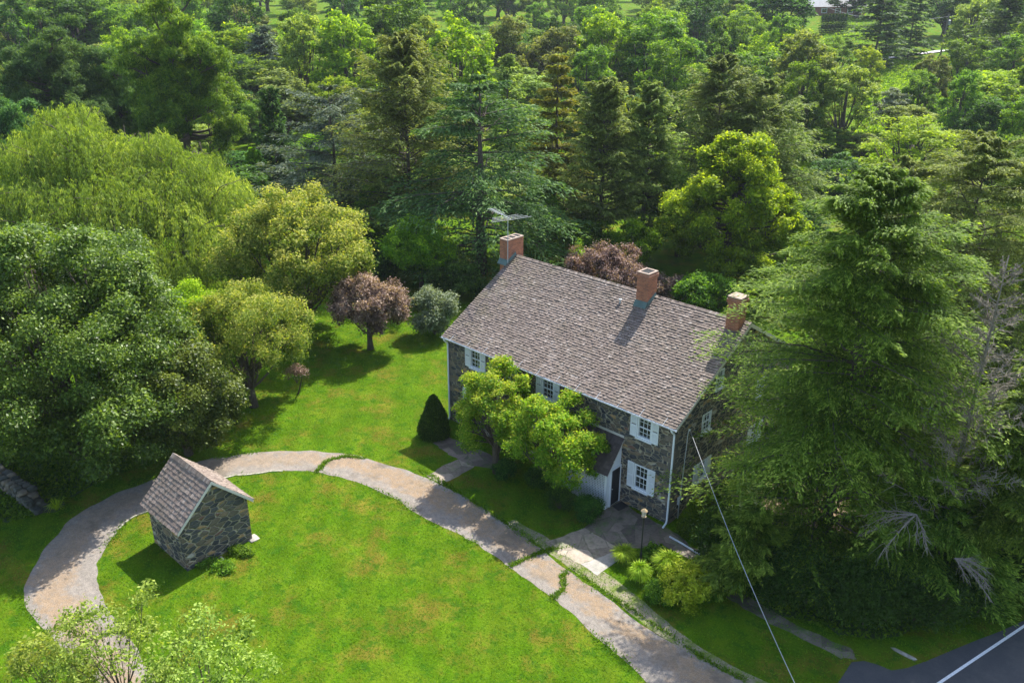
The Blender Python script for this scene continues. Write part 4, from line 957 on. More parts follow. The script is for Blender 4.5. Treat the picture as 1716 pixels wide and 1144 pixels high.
def at_depth(px, py, D): return CAM_POS + (CAM_D + (px - 858) / FPX * CAM_R - (py - 572) / FPX * CAM_U) * D
drooping(42, at_depth(1536, 862, 33.6), 9, 2.0, .9, 'tangle of dead grey boughs drooping over the dark hedge near the road', -1.2)
drooping(43, at_depth(1600, 935, 33.4), 7, 1.9, .5, 'fan of dead grey twigs pointing right, low above the road verge', .2)

# --- overgrown hedge along the verge
def hedge(pts, seed, n, leaf, hgt, wid, mat):
    rng = np.random.default_rng(seed); P = np.array(pts); seg = np.r_[0, np.cumsum(np.linalg.norm(np.diff(P, axis=0), axis=1))]
    nl = 46; u = rng.uniform(0, seg[-1], nl); C = np.stack([np.interp(u, seg, P[:, 0]), np.interp(u, seg, P[:, 1])], 1) + rng.normal(0, wid * .35, (nl, 2)); r = rng.uniform(.7, 1.25, nl) * hgt * .45
    li = rng.choice(nl, n // 12, p=r ** 2 / (r ** 2).sum()); dd = rdir(rng, n // 12); dd[:, 2] = np.abs(dd[:, 2]) * 1.1 - .25; dd = unit(dd)
    c3 = np.c_[C, r * .9]; T = c3[li] + dd * (r[li] * (1 - .4 * rng.random(len(li)) ** 2))[:, None] * [1, 1, 1.15]
    k_ = np.repeat(np.arange(len(li)), 12); Q = T[k_] + rng.normal(size=(len(k_), 3)) * .17; Q[:, 2] = np.maximum(Q[:, 2], .04)
    N = unit(dd[k_] * .5 + [0, 0, .5] + rng.normal(size=Q.shape) * .6); D = unit(rng.normal(size=Q.shape) + [0, 0, -.3])
    V = leaves(Q, D, N, leaf * rng.uniform(.7, 1.3, len(Q)), leaf * .55)
    cr = quads_mesh('foliage', V, np.clip(rng.normal(.4, .15, len(li))[k_] + rng.normal(0, .12, len(k_)), 0, 1), LEAF[mat])
    tb = []
    for i in range(nl): tb.append(MB()); tb[-1].tube([(C[i, 0], C[i, 1], 0), (C[i, 0] + .1, C[i, 1], r[i] * .7), (C[i, 0] + rng.normal(0, .3), C[i, 1] + rng.normal(0, .3), r[i] * 1.5)], [.05, .035, .015], 5)
    return cr, tb
hp = [at(*p, 0.0)[:2] for p in [(1195, 905), (1235, 955), (1300, 995), (1380, 1022), (1450, 1040), (1530, 1030), (1610, 1005), (1700, 965), (1790, 930)]]
cr, tb = hedge(hp, 51, 90000, .13, 2.3, 1.1, 'dark')
e = empty('overgrown_hedge', (0, 0, 0)); link('foliage', cr, e); [t_.build('stem', BARK, e) for t_ in tb]; tag(e, 'long dark overgrown hedge under the hemlocks beside the grass verge', 'hedge')

# --- broadleaf and conifers behind the house
hero('sweetgum_tree', broad, 1232, 480, 215, 290, 'bright green tree with golden top leaves right behind the house ridge', seed=61, clear=.0, n=170000, leaf=.22, lobes=70, twig=.38, mat='bright', tipb=.7, lobe_r=(.12, .2), per=12, evr=(.6, 1.15), taper=.6)  # golden tips, plus sunlight painted into the outer leaf tint
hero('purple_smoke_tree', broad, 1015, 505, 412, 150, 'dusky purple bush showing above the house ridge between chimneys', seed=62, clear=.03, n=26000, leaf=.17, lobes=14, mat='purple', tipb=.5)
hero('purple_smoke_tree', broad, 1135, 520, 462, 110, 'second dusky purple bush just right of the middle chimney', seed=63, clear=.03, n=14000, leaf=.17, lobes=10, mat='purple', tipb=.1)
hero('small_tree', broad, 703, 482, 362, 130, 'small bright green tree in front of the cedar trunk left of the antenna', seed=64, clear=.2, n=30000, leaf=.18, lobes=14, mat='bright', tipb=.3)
for i, (bx, by, ty, w, m, lb) in enumerate([(650, 470, 405, 95, 'dark', 'dark shrub behind the purple maple'), (765, 500, 440, 90, 'dark', 'dark shrub at the foot of the great cedar'), (600, 450, 395, 80, 'dark', 'dark evergreen shrub right of the cream-tipped tree'),
                                            (1180, 540, 455, 100, 'mid', 'green shrub behind the roof ridge near the middle chimney'), (880, 475, 415, 70, 'mid', 'green shrub right of the left chimney'), (735, 470, 420, 60, 'dark', 'dark shrub under the small bright green tree'), (1290, 520, 440, 110, 'mid', 'green bush mass behind the right chimney'), (985, 445, 365, 100, 'mid', 'green bush behind the dusky purple one left of the middle chimney'), (1065, 450, 372, 90, 'bright', 'light green bush behind the middle chimney')]):
    hero('shrub', broad, bx, by, ty, w, lb, 'shrub', seed=70 + i, clear=0, n=16000, leaf=.2, lobes=10, mat=m, shrub=True)
CK = dict(m=15, k=9, spray=(.32, .11), rag=.42, upn=1.4, thick=.04)
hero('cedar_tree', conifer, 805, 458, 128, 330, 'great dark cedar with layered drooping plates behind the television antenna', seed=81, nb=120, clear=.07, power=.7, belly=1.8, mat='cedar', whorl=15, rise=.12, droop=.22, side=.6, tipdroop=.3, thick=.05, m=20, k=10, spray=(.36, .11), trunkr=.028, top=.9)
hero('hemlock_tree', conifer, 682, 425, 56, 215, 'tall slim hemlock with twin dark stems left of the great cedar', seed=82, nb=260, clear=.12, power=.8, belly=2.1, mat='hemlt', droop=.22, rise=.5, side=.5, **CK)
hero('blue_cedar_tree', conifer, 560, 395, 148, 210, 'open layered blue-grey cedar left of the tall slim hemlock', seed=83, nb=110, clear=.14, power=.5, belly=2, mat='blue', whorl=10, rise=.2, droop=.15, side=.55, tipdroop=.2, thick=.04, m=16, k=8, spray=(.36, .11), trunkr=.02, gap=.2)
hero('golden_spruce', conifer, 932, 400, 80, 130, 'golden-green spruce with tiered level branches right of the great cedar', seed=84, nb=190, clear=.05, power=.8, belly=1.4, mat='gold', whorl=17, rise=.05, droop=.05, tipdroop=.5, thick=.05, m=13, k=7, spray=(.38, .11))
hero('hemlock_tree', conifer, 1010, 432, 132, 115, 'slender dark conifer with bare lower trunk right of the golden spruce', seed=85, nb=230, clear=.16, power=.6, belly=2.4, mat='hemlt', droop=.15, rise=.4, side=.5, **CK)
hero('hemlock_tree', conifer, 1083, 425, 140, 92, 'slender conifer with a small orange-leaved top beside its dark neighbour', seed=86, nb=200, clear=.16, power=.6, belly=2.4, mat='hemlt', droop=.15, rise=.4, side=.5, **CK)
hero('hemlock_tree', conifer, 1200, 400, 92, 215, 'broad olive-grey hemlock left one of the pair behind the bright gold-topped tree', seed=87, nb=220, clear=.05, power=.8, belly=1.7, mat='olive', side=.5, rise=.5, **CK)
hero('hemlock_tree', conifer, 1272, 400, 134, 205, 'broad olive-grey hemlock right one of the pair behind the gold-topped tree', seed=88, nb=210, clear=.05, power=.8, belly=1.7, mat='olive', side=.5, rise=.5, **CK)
hero('juniper_tree', conifer, 462, 345, 152, 62, 'narrow dark juniper between the yellow-green pine and blue-grey cedar', seed=89, nb=130, clear=.03, power=.4, mat='dark', rise=.6, droop=-.1, **CK)
hero('young_conifer', conifer, 429, 350, 248, 58, 'small bright green cone tree above the willow right shoulder', seed=90, nb=110, clear=.02, power=.7, mat='bright', rise=.5, droop=0, tuft=.6, **CK)
PK = dict(clear=.06, leaf=.34, lw=.3, updir=1.1, twig=.42, per=12, lobes=84, lobe_r=(.12, .19), evr=(.25, 1.12), trunk=.02)
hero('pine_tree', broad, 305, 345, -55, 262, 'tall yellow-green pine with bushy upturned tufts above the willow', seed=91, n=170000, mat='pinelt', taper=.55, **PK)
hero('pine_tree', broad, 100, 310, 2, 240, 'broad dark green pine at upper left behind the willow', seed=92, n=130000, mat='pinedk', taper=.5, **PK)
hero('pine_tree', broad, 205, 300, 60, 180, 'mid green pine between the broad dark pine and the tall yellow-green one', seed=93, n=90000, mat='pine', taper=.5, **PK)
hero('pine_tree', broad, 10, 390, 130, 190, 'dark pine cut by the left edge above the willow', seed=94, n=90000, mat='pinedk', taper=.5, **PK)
hero('blue_spruce', conifer, 447, 195, 45, 95, 'dense blue-grey spruce in the distance right of the tall pine', seed=95, nb=170, clear=.02, power=.5, mat='blue', rise=.1, droop=.1, side=.5, m=10, k=6, spray=(.55, .2))

# --- shared library for the distant trees (each 10 m high, 3 m radius before scaling)
def lib_b(seed, mat, n=15000, **kw):
    a = dict(clear=.06, leaf=.26, lobes=15, twig=.28, per=10, lobe_r=(.26, .44)); a.update(kw)
    return broad(seed, 10., 3., n=n, mat=mat, **a)
LIB = {}
def lib(kind, mat, v):
    key = (kind, mat, v)
    if key not in LIB:
        sd = 200 + len(LIB)
        if kind == 'b': LIB[key] = [lib_b(sd, mat)]
        elif kind == 'w': LIB[key] = [lib_b(sd, mat, n=14000, clear=0, leaf=.2, lobes=24, lobe_r=(.18, .32), hang=.3)]
        elif kind == 'c': LIB[key] = [conifer(sd, 10., 3., nb=130, m=8, k=5, spray=(.42, .16), clear=.03, power=.8, belly=1.8, rag=.45, rise=.3, mat=mat)]
        elif kind == 'p': LIB[key] = [conifer(sd, 10., 3., nb=130, m=8, k=6, spray=(.4, .15), clear=.06, power=.7, belly=2, mat=mat, tuft=.8, droop=-.1, gap=.3)]
    return LIB[key]
def far(kind, mat, bx, by, ty, w, label, name=None, group=None, cat='tree', v=0):
    L = lib(kind, mat, v)
    e, meshes = place(name or {'b': 'broadleaf_tree', 'w': 'weeping_tree', 'c': 'conifer_tree', 'p': 'pine_tree'}[kind], L[0], bx, by, ty, w, label, cat, group)
    L[0] = meshes
    return e
FAR = [
 ('b', 'pale', 5, 300, 88, 90, 'pale green tree at the left edge below the dark pines'),
 ('b', 'bright', 215, 200, 38, 95, 'light green rounded treetop peeking between the two dark pines'),
 ('b', 'dark', 130, 165, -25, 130, 'dark tree in the top left corner behind the pines'),
 ('b', 'dark', 30, 175, 5, 110, 'deep shaded tree at the very top left corner'),
 ('b', 'mid', 175, 150, -10, 90, 'mid green crown above the light rounded treetop at upper left'),
 ('b', 'pale', 512, 215, 8, 88, 'tall pale green tree right of the blue spruce'),
 ('b', 'bright', 580, 225, 18, 115, 'tree with sunny yellow-green top and shaded base at top centre-left'),
 ('b', 'dark', 400, 160, -20, 100, 'shaded tree behind the blue spruce near the top edge'),
 ('b', 'mid', 655, 185, -15, 130, 'green tree with forked stem at the top between the sunny tree and tall hemlock'),
 ('b', 'bright', 768, 250, 12, 128, 'brilliant light green tree behind the top of the great cedar'),
 ('b', 'pale', 705, 200, 22, 80, 'dull buff-green treetop just left of the brilliant light green tree'),
 ('c', 'hemlt', 850, 300, 92, 100, 'pale grey-green conifer between the great cedar and golden spruce'),
 ('b', 'olive', 850, 190, 22, 95, 'olive rounded tree with rusty tips behind the pale grey-green conifer'),
 ('b', 'mid', 985, 235, 78, 95, 'green tree just behind the tip of the golden spruce'),
 ('b', 'bright', 1015, 210, 14, 110, 'big billowing tree top centre with many rounded heads'),
 ('b', 'mid', 1085, 215, 25, 125, 'dense rounded tree right of the billowing centre tree'),
 ('b', 'mid', 1125, 260, 62, 105, 'dark rounded tree behind the slender conifer pair'),
 ('b', 'lime', 1028, 300, 130, 44, 'lime vine-clad crown poking out behind the slender dark conifer'),
 ('b', 'tip', 1075, 300, 142, 46, 'orange and yellow leafed crown between the two slender conifers'),
 ('b', 'mid', 1222, 170, 25, 90, 'neat round green tree above the olive hemlock pair'),
 ('b', 'mid', 1275, 140, 36, 52, 'small round bluish tree right of the neat round green tree'),
 ('b', 'olive', 1345, 235, 44, 110, 'olive-green tree below the distant brick house'),
 ('b', 'mid', 1345, 262, 100, 82, 'green tree with visible limbs on the left side of the bright slope'),
 ('b', 'pale', 1415, 262, 98, 100, 'soft grey-green tree on the left side of the bright slope'),
 ('b', 'lime', 1452, 170, 74, 56, 'small lime green tree just left of the distant road'),
 ('b', 'mid', 1400, 160, 62, 60, 'small round tree between the brick house and the lime green one'),
 ('b', 'silver', 1495, 228, 148, 66, 'silvery-leaved tree at the foot of the bright slope'),
 ('b', 'mid', 1540, 225, 120, 66, 'blue-green round tree right of the silvery one'),
 ('w', 'lime', 1522, 335, 190, 165, 'brilliant yellow-green weeping tree right of centre behind the hemlock tops'),
 ('b', 'olive', 1562, 195, 86, 62, 'rusty olive tree just below the utility pole'),
 ('b', 'lime', 1662, 225, 110, 115, 'yellow-green spreading tree at the right edge middle distance'),
 ('b', 'olive', 1702, 190, 82, 70, 'reddish olive tree at the right edge below the tall dark pine'),
 ('b', 'mid', 1615, 185, 62, 85, 'leafy tree right of the utility pole foot'),
 ('b', 'mid', 1605, 255, 118, 75, 'greyish twiggy tree left of the yellow-green spreading tree'),
 ('b', 'dark', 1660, 300, 150, 95, 'dark tree in front of the yellow-green spreading tree'),
 ('b', 'pale', 1590, 320, 210, 80, 'loose pale shrubby tree right of the brilliant weeping tree'),
 ('b', 'mid', 1705, 330, 165, 90, 'green tree at the right edge above the cut-off hemlock'),
 ('b', 'dark', 1400, 345, 262, 95, 'dark scrubby bush at the edge of the mown meadow'),
 ('b', 'mid', 1342, 345, 285, 70, 'green scrub left of the dark bush on the meadow edge'),
 ('b', 'mid', 1690, 400, 232, 120, 'bushy green tree behind the right edge hemlocks'),
 ('c', 'pinedk', 1475, 112, -25, 100, 'dark spreading conifer just above the distant road'),
 ('c', 'pinedk', 1530, 98, -15, 70, 'dark conifer immediately left of the utility pole'),
 ('c', 'pine', 1505, 85, -35, 60, 'green conifer behind the two dark ones above the road'),
 ('c', 'pine', 1682, 140, -20, 115, 'tall green conifer in the top right corner'),
 ('b', 'dark', 1302, 105, -30, 125, 'big dark tree left of the distant brick house'),
 ('b', 'mid', 1625, 95, 8, 50, 'slim leafy tree right of the top of the utility pole'),
 ('b', 'mid', 1228, 80, -15, 85, 'rounded tree at the top edge right of centre'),
 ('b', 'dark', 1165, 130, -12, 105, 'shaded dark tree at the top edge above the slender conifers'),
 ('c', 'pinedk', 560, 300, 175, 60, 'dark conifer standing behind the blue-grey cedar'),
 ('b', 'mid', 500, 330, 240, 80, 'green understorey tree beside the blue-grey cedar'),
 ('b', 'dark', 620, 380, 250, 90, 'dark understorey tree between blue-grey cedar and slim hemlock'),
 ('b', 'mid', 640, 420, 300, 110, 'shadowy green tree at the foot of the slim hemlock'),
 ('b', 'dark', 390, 380, 270, 120, 'dark tree behind the willow right of the tall pine trunk'),
 ('b', 'mid', 905, 420, 300, 80, 'green tree in the gap between cedar and golden spruce'),
 ('b', 'dark', 960, 380, 265, 90, 'dark tree behind the golden spruce lower branches'),
 ('b', 'mid', 1140, 430, 290, 100, 'green tree left of the bright gold-topped tree'),
 ('b', 'dark', 1330, 440, 330, 120, 'dark tree between the gold-topped tree and the hemlocks'),
 ('b', 'dark', 1590, 62, -25, 90, 'dark tree standing behind the top of the utility pole'),
 ('b', 'mid', 1640, 70, -20, 90, 'green tree to the right behind the utility pole'),
 ('b', 'dark', 1440, 30, -45, 90, 'dark tree behind the right end of the distant brick house'),
 ('b', 'mid', 1385, 268, 215, 70, 'green bush at the foot of the soft grey-green tree on its left'),
 ('b', 'olive', 1448, 272, 222, 70, 'olive bush at the foot of the soft grey-green tree on its right'),
 ('b', 'pale', 1320, 285, 215, 80, 'pale thicket at the left end of the mown meadow'),
 ('b', 'dark', 250, 330, 235, 110, 'dark shrubby tree under the tall yellow-green pine'),
]
for i, (kd, m, bx, by, ty, w, lb) in enumerate(FAR): far(kd, m, bx, by, ty, w, lb, v=i % 2)
# filler woodland behind, each its own tree
rng = random.Random(77)
TONE = {'mid': 'mid green', 'dark': 'dark green', 'pale': 'pale green', 'bright': 'bright green', 'olive': 'olive green', 'pine': 'pointed conifer'}
for row, (D, step, h0, h1, zone) in enumerate(((93, 6.5, 3, 6, 'in the belt just behind the garden trees'), (104, 7, 4, 7, 'in the belt just behind the garden trees'), (117, 7.5, 5, 9, 'in the belt just behind the garden trees'), (132, 8, 7, 11, 'in the middle wood'), (148, 8.5, 9, 13, 'in the middle wood'), (162, 9, 10, 15, 'in the middle wood'),
                                (178, 10.5, 11, 17, 'in the far wood'), (205, 12.5, 11, 18, 'in the far wood'), (240, 14.5, 12, 18, 'in the far wood'), (285, 15, 13, 19, 'in the far wood'), (340, 18, 14, 20, 'in the far wood'), (312, 13, 14, 20, 'in the far wood'), (375, 18, 14, 20, 'in the far wood'), (440, 24, 15, 21, 'in the far wood'), (410, 24, 15, 21, 'in the far wood'), (520, 26, 16, 22, 'in the far wood'))):
    half = D * .64
    x = -half
    while x < half * 1.0:
        x += step * rng.uniform(.75, 1.25)
        d = D * rng.uniform(.96, 1.04)
        g0 = CAM_POS[:2] + FWD * d + np.array([FWD[1], -FWD[0]]) * x
        z = float(terrain(g0[0], g0[1])); q = np.array([g0[0], g0[1], z]) - CAM_POS; dz = q @ CAM_D
        px, py = 858 + FPX * (q @ CAM_R) / dz, 572 - FPX * (q @ CAM_U) / dz
        if px < -190 or px > 1900: continue
        if 1375 < px < 1600 and py > 18 and (py < 235 or py > 270) and d > 118: continue      # the open slope, road and house stand here
        if 1290 < px < 1610 and 18 < py < 130: continue
        if 1550 < px < 1605 and py >= 88: continue
        if 1300 < px < 1480 and 235 < py < 330: continue                        # mown meadow
        if 455 < px < 520 and 190 < py < 300 and d < 125: continue
        m = rng.choice(['mid', 'mid', 'dark', 'pale', 'bright', 'olive', 'mid', 'bright', 'pale'] + (['pine'] if d > 200 else []) if d > 125 else ['mid', 'dark', 'mid', 'pale', 'bright'])
        h = rng.uniform(h0, h1); r = rng.uniform(4.2, 6.5) * (1 if d > 125 else .62)
        if 1300 < px < 1640 and d < 150: h *= .6; r *= .8
        kd = 'c' if m == 'pine' else 'b'
        L = lib(kd, m, rng.randrange(2))
        side = ' behind the left pines' if px < 330 else ' left of the slim hemlock' if px < 620 else ' above the great cedar' if px < 900 else ' above the slender conifers' if px < 1150 else ' left of the open slope' if px < 1420 else ' right of the open slope'
        if D > 175: zone = 'front row of the far wood' if D < 230 else 'halfway up the far wood' if D < 330 else 'at the back of the far wood'
        lbl = TONE[m] + (' ' if m == 'pine' else ' crown ') + zone.replace('front row', 'in the front row').replace('in the in', 'in').replace('in the belt just behind the garden trees', 'in the near belt').replace('in the middle wood', 'in the middle wood').replace('in the front row of', 'fronting').replace('front row of', 'front row of') + side
        e, L[0] = plant('woodland_tree', L[0], (g0[0], g0[1], z - .1), lbl, 'tree', lbl.replace(' crown', ' crowns'), rz=rng.uniform(0, 6.28), sc3=(r / 3, r / 3, h / 10))

# rough growth covering the open slope and the meadow edge
rng = np.random.default_rng(55); C_ = []
for (xa, xb, ya, yb, cnt) in ((1448, 1605, 104, 235, 1500), (1300, 1490, 232, 330, 700), (1380, 1480, 25, 75, 160)):
    for _ in range(cnt):
        p = at(rng.uniform(xa, xb), rng.uniform(ya, yb)); C_.append([*p, rng.uniform(.5, 1.5) if ya < 200 else rng.uniform(.2, .6)])
C_ = np.array(C_); kk = np.repeat(np.arange(len(C_)), 26); dd = rdir(rng, len(kk)); dd[:, 2] = np.abs(dd[:, 2]) * .5
Pp = C_[kk, :3] + dd * C_[kk, 3:4] * [1.5, 1.5, 1]
V = leaves(Pp, rdir(rng, len(kk)), unit(rng.normal(size=(len(kk), 3)) * .6 + [0, 0, 1]), rng.uniform(.3, .6, len(kk)), .28)
tag(link('ground_cover', quads_mesh('ground_cover', V, np.clip(rng.normal(.5, .2, len(C_))[kk] + rng.normal(0, .12, len(kk)), 0, 1), LEAF['bright'])), 'rough bright green vines and weeds smothering the open far slope', 'ground cover', kind='stuff')

# --- small clipped evergreens and house on the far hill
AG = 'small clipped evergreens in a row'
for i in range(8):
    P = at(1376 + i * 5.5, 58 - i * .3); L = lib('c', 'dark', 5)
    e, L[0] = plant('columnar_evergreen', L[0], P, 'small dark pointed evergreen in the row below the distant brick house', 'tree', AG, sc3=(.42, .42, .55))

# --- garden bed by the lamp post
GB = [(1045, 945, 918, 44, 'garden', 'grass', 'yellow-green ornamental grass clump left of the lamp post'), (1070, 975, 945, 42, 'garden', 'grass', 'ornamental grass clump just in front of the lamp post'), (1120, 965, 930, 60, 'garden', 'grass', 'feathery yellow ornamental grass right of the lamp post'),
      (1105, 1005, 968, 48, 'mid', 'b', 'small round dark green bush at the front of the garden bed'), (1152, 1014, 950, 88, 'garden', 'b', 'lime yellow mounded shrub at the lower right of the garden bed'), (1140, 978, 928, 70, 'garden', 'b', 'lime green mound in the middle of the garden bed'),
      (1168, 985, 940, 50, 'garden', 'b', 'lime mound at the right end of the garden bed'), (1095, 935, 910, 46, 'mid', 'b', 'low green plants between lamp post and patio'), (1185, 1000, 972, 36, 'mid', 'b', 'low green plant tucked under the hedge end')]
def tuft(seed, H, R, n=900, mat='garden'):
    rng = np.random.default_rng(seed); a = rng.uniform(0, 6.28, n); tl = rng.uniform(.2, 1.1, n); L = np.hypot(H, R) * rng.uniform(.6, 1.1, n); w = .035
    d = np.stack([np.cos(a), np.sin(a), 0 * a], 1); s = np.stack([-np.sin(a), np.cos(a), 0 * a], 1) * w; b = d * (rng.random(n) * .12 * R)[:, None]
    m1 = b + d * (tl * R * .45)[:, None] + np.array([0, 0, 1.]) * (H * .85 * rng.uniform(.7, 1.1, n))[:, None]; tp = b + d * (tl * R)[:, None] + np.array([0, 0, 1.]) * (H * rng.uniform(.3, .9, n))[:, None]
    V = np.concatenate([np.stack([b - s * .5, b + s * .5, m1 + s * .5, m1 - s * .5], 1), np.stack([m1 - s * .5, m1 + s * .5, tp + s * .05, tp - s * .05], 1)])
    tn = np.clip(rng.normal(.5, .22, n), 0, 1)
    return quads_mesh('blades', V, np.r_[tn, tn], LEAF[mat])
for bx, by, ty, w, m, kd, lb in GB:
    if kd == 'grass':
        P = at(bx, by); h = height_to(P, ty); r = w / 2 * depth(P) / FPX
        o = link('ornamental_grass', tuft(bx, h, r, mat=m)); o.location = P; tag(o, lb, 'plant')
    else: hero('garden_shrub', broad, bx, by, ty + 12, w, lb, 'shrub', seed=bx, clear=0, n=5200, leaf=.11, lobes=14, twig=.16, mat=m, shrub=True, lobe_r=(.25, .45))
for bx, by, w, n, lb in [(362, 952, 70, 3000, 'leafy green weeds growing along the front foot of the shed'), (400, 928, 50, 2400, 'leafy weeds at the right foot of the shed')]:
    P = at(bx, by); hero('weed_patch', broad, bx, by, by - 11, w, lb, 'plant', seed=bx, clear=0, n=n, leaf=.09, lobes=16, twig=.16, mat='mid', shrub=True, ry=.45, lobe_r=(.25, .45), rz=.45)
P = at(96, 855); o = link('ornamental_grass', tuft(5, .5, .7, 60)); o.location = P; tag(o, 'spiky grass clump at the end of the tumbled stone wall', 'plant')
hero('vine', broad, 1012, 770, 745, 40, 'green vine growing on the dark entry porch roof', 'plant', seed=5, clear=.0, n=900, leaf=.10, lobes=6, twig=.14, mat='mid', shrub=True) if False else None
cr, tb = broad(6, .5, .55, clear=0, n=2600, leaf=.10, lobes=8, twig=.14, mat='mid', shrub=True)
e, _ = plant('climbing_vine', (cr, tb), (-3.75, -.52, 2.78), 'green vine sprouting on the dark shingled roof of the entry porch', 'plant')
# --- foreground young trees at the bottom edge
for bx, by, ty, w, lb, sd in [(195, 1215, 1008, 200, 'airy young tree with pale leaves rising over the drive at the bottom left', 301), (345, 1225, 1042, 200, 'airy pale-leaved young tree at the bottom edge right of the other one', 302), (90, 1215, 1060, 150, 'low airy pale-leaved young tree at the bottom left corner', 303)]:
    hero('young_tree', broad, bx, by, ty, w, lb, seed=sd, clear=.15, n=4800, leaf=.13, lobes=30, twig=.26, mat='pale', tipb=.6, lobe_r=(.14, .26), per=12, trunk=.010, evr=(.6, 1.2))

# ------------------------------------------------------------------ far house, utility pole, wires
hp_ = at(1398, 26); fh = empty('brick_house', hp_, math.atan2(CAM_R[1], CAM_R[0]) + .05); tag(fh, 'distant brick house with pale grey roof on the hill at the top edge', 'house')
sc = depth(hp_) / FPX; w2 = 52 * sc; h1 = 13 * sc; h2 = 16 * sc; dp = 30 * sc
mb = MB(); mb.box(-w2, w2, 0, dp, -1, h1); k = NT('far_brick'); k.col((.30, .12, .09)); mb.build('wall', k.m, fh)
mb = MB(); mb.add([(-w2 - .4, -.5, h1), (w2 + .4, -.5, h1), (w2 + .4, dp / 2, h1 + h2), (-w2 - .4, dp / 2, h1 + h2), (-w2 - .4, dp + .5, h1), (w2 + .4, dp + .5, h1)], [(0, 1, 2, 3), (3, 2, 5, 4), (0, 3, 4), (1, 5, 2), (0, 4, 5, 1)])
k = NT('far_roof'); k.col(k.ramp(k.noise(1.5), [(.3, (.36, .35, .36)), (.7, (.48, .47, .48))])); mb.build('roof', k.m, fh)
for u in (-.75, -.35, .1, .5, .8):
    mb = MB(); mb.box(u * w2 - 5 * sc, u * w2 + 5 * sc, -.06, -.003, h1 * .25, h1 * .85); wn = mb.build('window', WHITE, fh); mb = MB(); mb.box(u * w2 - 3.6 * sc, u * w2 + 3.6 * sc, -.09, -.062, h1 * .33, h1 * .77); mb.build('pane', GLASS, wn)
pp = at(1576, 92); ph = height_to(pp, 24); pole = empty('utility_pole', pp, .9); tag(pole, 'grey wooden utility pole with transformer on the hill at upper right', 'utility pole')
mb = MB(); mb.tube([(0, 0, -.2), (.3, 0, ph)], [.24, .16], 8); mb.build('post', BARKL, pole)
mb = MB(); mb.lathe((.75, 0, ph - 2.6), [(0, 0), (.32, .02), (.34, 1.1), (.1, 1.25), (0, 1.3)], 10); mb.build('transformer', METAL, pole)
mb = MB(); mb.box(-1.0, 1.5, -.07, .07, ph - .75, ph - .6); mb.build('crossarm', BARKL, pole)
ptop = np.array(pp) + [.2, .2, ph - .55]
def wire(p, q, sag, r, lb):
    p, q = np.array(p, float), np.array(q, float); t = np.linspace(0, 1, 24)[:, None]; pt = p + (q - p) * t; pt[:, 2] -= sag * 4 * (t * (1 - t))[:, 0]
    mb = MB(); mb.tube(pt, r, 4); tag(mb.build('overhead_wire', cable), lb, 'wire')
wire(ptop, at_depth(1385, 12, depth(hp_) - 12), 2.2, .045, 'thin overhead wire from the utility pole to the distant brick house')
wire(ptop, at_depth(1800, 62, depth(pp) * .8), 1.5, .045, 'thin overhead wire from the utility pole to the right edge')
wire(ptop - np.array([0, 0, 2.5]), at_depth(1800, 105, depth(pp) * .75), 1.2, .04, 'lower overhead wire from the utility pole to the right edge')
P = at(1502, 99); sg = empty('mailbox', P); tag(sg, 'tiny mailbox on a post beside the distant road', 'mailbox')
mb = MB(); mb.box(-.06, .06, -.06, .06, 0, 1.2); mb.build('post', BARKL, sg); mb = MB(); mb.box(-.45, .45, -.25, .25, 1.2, 1.65); mb.build('box', METAL, sg)

# ------------------------------------------------------------------ lawn grass
def inpoly(P, poly):
    x, y = P[:, 0], P[:, 1]; r = np.zeros(len(P), bool); n = len(poly)
    for i in range(n):
        x1, y1 = poly[i]; x2, y2 = poly[(i + 1) % n]
        c = ((y1 > y) != (y2 > y)) & (x < (x2 - x1) * (y - y1) / (y2 - y1 + 1e-12) + x1); r ^= c
    return r
def blades(P, h, w, rng, mat, name, label=None):
    n = len(P); a = rng.uniform(0, 6.28, n); s = np.stack([np.cos(a), np.sin(a), 0 * a], 1) * (w * rng.uniform(.6, 1.4, n))[:, None]
    tp = P + rng.normal(size=(n, 3)) * [h * .9, h * .9, 0] + np.array([0, 0, 1]) * (h * rng.uniform(.5, 1.3, n))[:, None]
    o = link(name, quads_mesh(name, np.stack([P - s / 2, P + s / 2, tp], 1), np.clip(rng.normal(.5, .25, n), 0, 1), mat)); tag(o, label, 'grass', kind='stuff'); return o
rng = np.random.default_rng(9)
GRM = leaf_mat('grass_blade', (.055, .13, .006), (.11, .215, .009), (.20, .31, .016), trans=.5)
n = 420000
P = np.stack([rng.uniform(-42, 16, n), rng.uniform(-30, 14, n), np.zeros(n)], 1)
q = P - CAM_POS; dz = q @ CAM_D; px = 858 + FPX * (q @ CAM_R) / dz; py = 572 - FPX * (q @ CAM_U) / dz
keep = (px > -120) & (px < 1850) & (py < 1240)
drive_poly = [tuple(p) for p in DA] + [tuple(p) for p in DB[::-1]]
keep &= ~inpoly(P, drive_poly); keep &= ~inpoly(P, [tuple(p) for p in RP])
keep &= ~((P[:, 0] > -L_) & (P[:, 0] < 0) & (P[:, 1] > 0) & (P[:, 1] < W_))
for pl in ([(980, 884), (1003, 862), (1022, 846), (1040, 836), (1062, 855), (1100, 876), (1135, 894), (1175, 926), (1158, 938), (1110, 912), (1075, 918), (1041, 921), (1042, 934), (1001, 964), (973, 945), (914, 908)], [(715, 797), (742, 780), (725, 742), (750, 731), (850, 775), (842, 788), (790, 790), (741, 812)]):
    keep &= ~inpoly(P, [G(*p)[:2] for p in pl])
blades(P[keep], .055, .035, rng, GRM, 'grass', 'short bright green lawn grass around the house and drive')
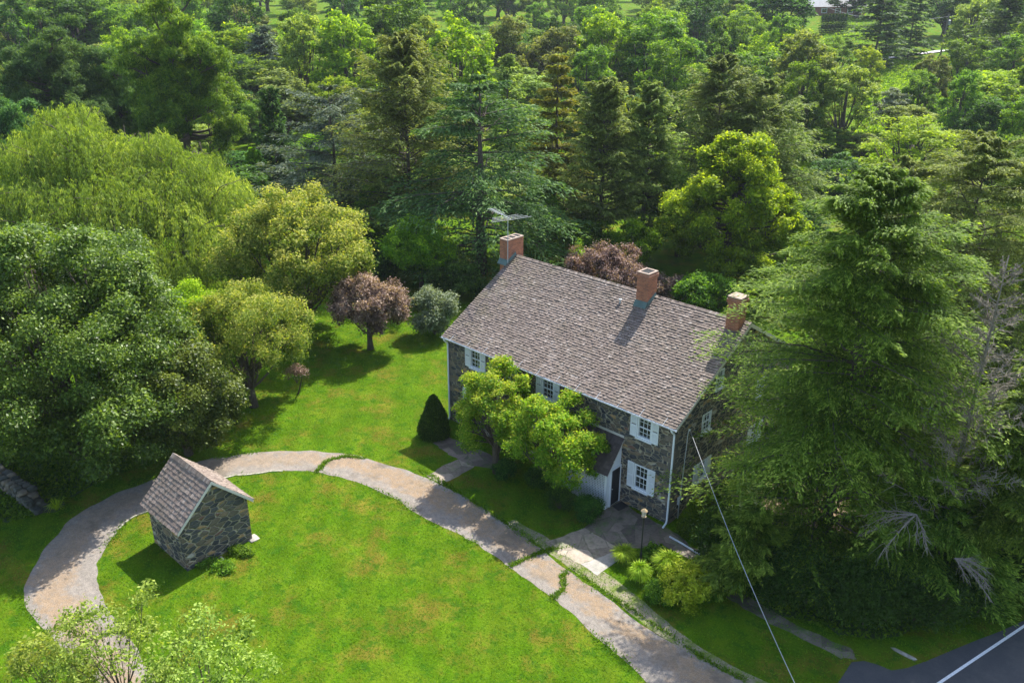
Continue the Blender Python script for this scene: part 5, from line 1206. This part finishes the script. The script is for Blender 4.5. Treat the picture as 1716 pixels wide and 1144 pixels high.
# ivy and leaf-covered floor beneath the big trees at left and right
rng = np.random.default_rng(14); pts = []
for pl, n_ in (([(-250, 960), (-150, 720), (100, 700), (300, 720), (250, 770), (150, 815), (60, 865), (-60, 885)], 30000), ([(1175, 900), (1230, 990), (1330, 1040), (1460, 1075), (1600, 1045), (1716, 995), (1800, 700), (1716, 560), (1400, 640), (1180, 800)], 42000)):
    c = np.array([G(*p)[:2] for p in pl]); q_ = np.stack([rng.uniform(c[:, 0].min(), c[:, 0].max(), n_ * 2), rng.uniform(c[:, 1].min(), c[:, 1].max(), n_ * 2)], 1)
    q_ = q_[inpoly(q_, [tuple(p) for p in c])][:n_]
    if n_ > 40000: q_ = q_[np.hypot(q_[:, 0] - at(1330, 855, 0.)[0], q_[:, 1] - at(1330, 855, 0.)[1]) > 2.6]
    pts.append(np.c_[q_, rng.uniform(.02, .14, len(q_))])
pts = np.concatenate(pts); m = len(pts)
V = leaves(pts, rdir(rng, m), unit(rng.normal(size=(m, 3)) * .5 + [0, 0, 1]), rng.uniform(.10, .26, m), .12)
tag(link('ground_cover', quads_mesh('ground_cover', V, np.clip(rng.normal(.45, .22, m), 0, 1), LEAF['mid'])), 'low ivy and weeds carpeting the shaded ground beneath the big trees', 'ground cover', kind='stuff')
# grass growing in the cracks and gaps of the drive
lines = [[(530, 792), (548, 772), (580, 764), (612, 768)], [(852, 950), (885, 934), (915, 922), (960, 914)], [(925, 1004), (945, 985), (943, 962), (960, 952)], [(70, 1060), (110, 1050), (150, 1030), (192, 1022)], [(150, 1070), (190, 1060), (215, 1055)], [(960, 952), (1010, 990), (1060, 1022), (1120, 1062), (1190, 1110), (1250, 1140)], [(700, 785), (735, 803), (780, 833), (850, 878)]]
rng = np.random.default_rng(10); pts = []
for li, l in enumerate(lines):
    c = np.array([G(*p)[:2] for p in l]); sg_ = np.r_[0, np.cumsum(np.linalg.norm(np.diff(c, axis=0), axis=1))]; m = int(sg_[-1] * (420 if li < 5 else 200))
    u = rng.uniform(0, sg_[-1], m); g_ = .5 + .5 * np.sin(u * 2.1 + li) * np.sin(u * .9 + 2); u = u[rng.random(m) < g_ * .7 + .06]
    pts.append(np.stack([np.interp(u, sg_, c[:, 0]), np.interp(u, sg_, c[:, 1]), 0 * u + .006], 1) + rng.normal(size=(len(u), 3)) * [.07, .07, 0])
pts = np.concatenate(pts); blades(pts, .10, .06, rng, GRM, 'grass', 'tufts of grass growing in the cracks across the drive')
k_ = NT
A_ = np.concatenate([DB + unit(DB - DA) * .03, DA - unit(DB - DA) * .03]); rng = np.random.default_rng(12)
i_ = rng.integers(0, len(A_), 14000); i_ = i_[np.sin(i_ * .37) + np.sin(i_ * .11) + rng.normal(0, .5, 14000) > .8]; n_ = len(i_); pe = A_[i_] + rng.normal(size=(n_, 2)) * .10 + rng.uniform(-.12, .12, (n_, 2)); blades(np.c_[pe, np.full(n_, .004)], .08, .05, rng, GRM, 'grass', 'longer grass fringing the edges of the drive')

# ------------------------------------------------------------------ thin summer haze in the air
mb = MB(); mb.box(-790, 490, -190, 990, -8, 62)
hz = bpy.data.materials.new('haze_air'); hz.use_nodes = True; hz.node_tree.nodes.clear()
ho = hz.node_tree.nodes.new('ShaderNodeOutputMaterial'); hv = hz.node_tree.nodes.new('ShaderNodeVolumePrincipled')
hv.inputs['Color'].default_value = (.82, .90, 1, 1); hv.inputs['Density'].default_value = .00012; hv.inputs['Anisotropy'].default_value = .2
hz.node_tree.links.new(hv.outputs[0], ho.inputs['Volume'])
tag(mb.build('haze', hz), 'thin bluish summer haze filling the valley air', 'haze', kind='stuff')
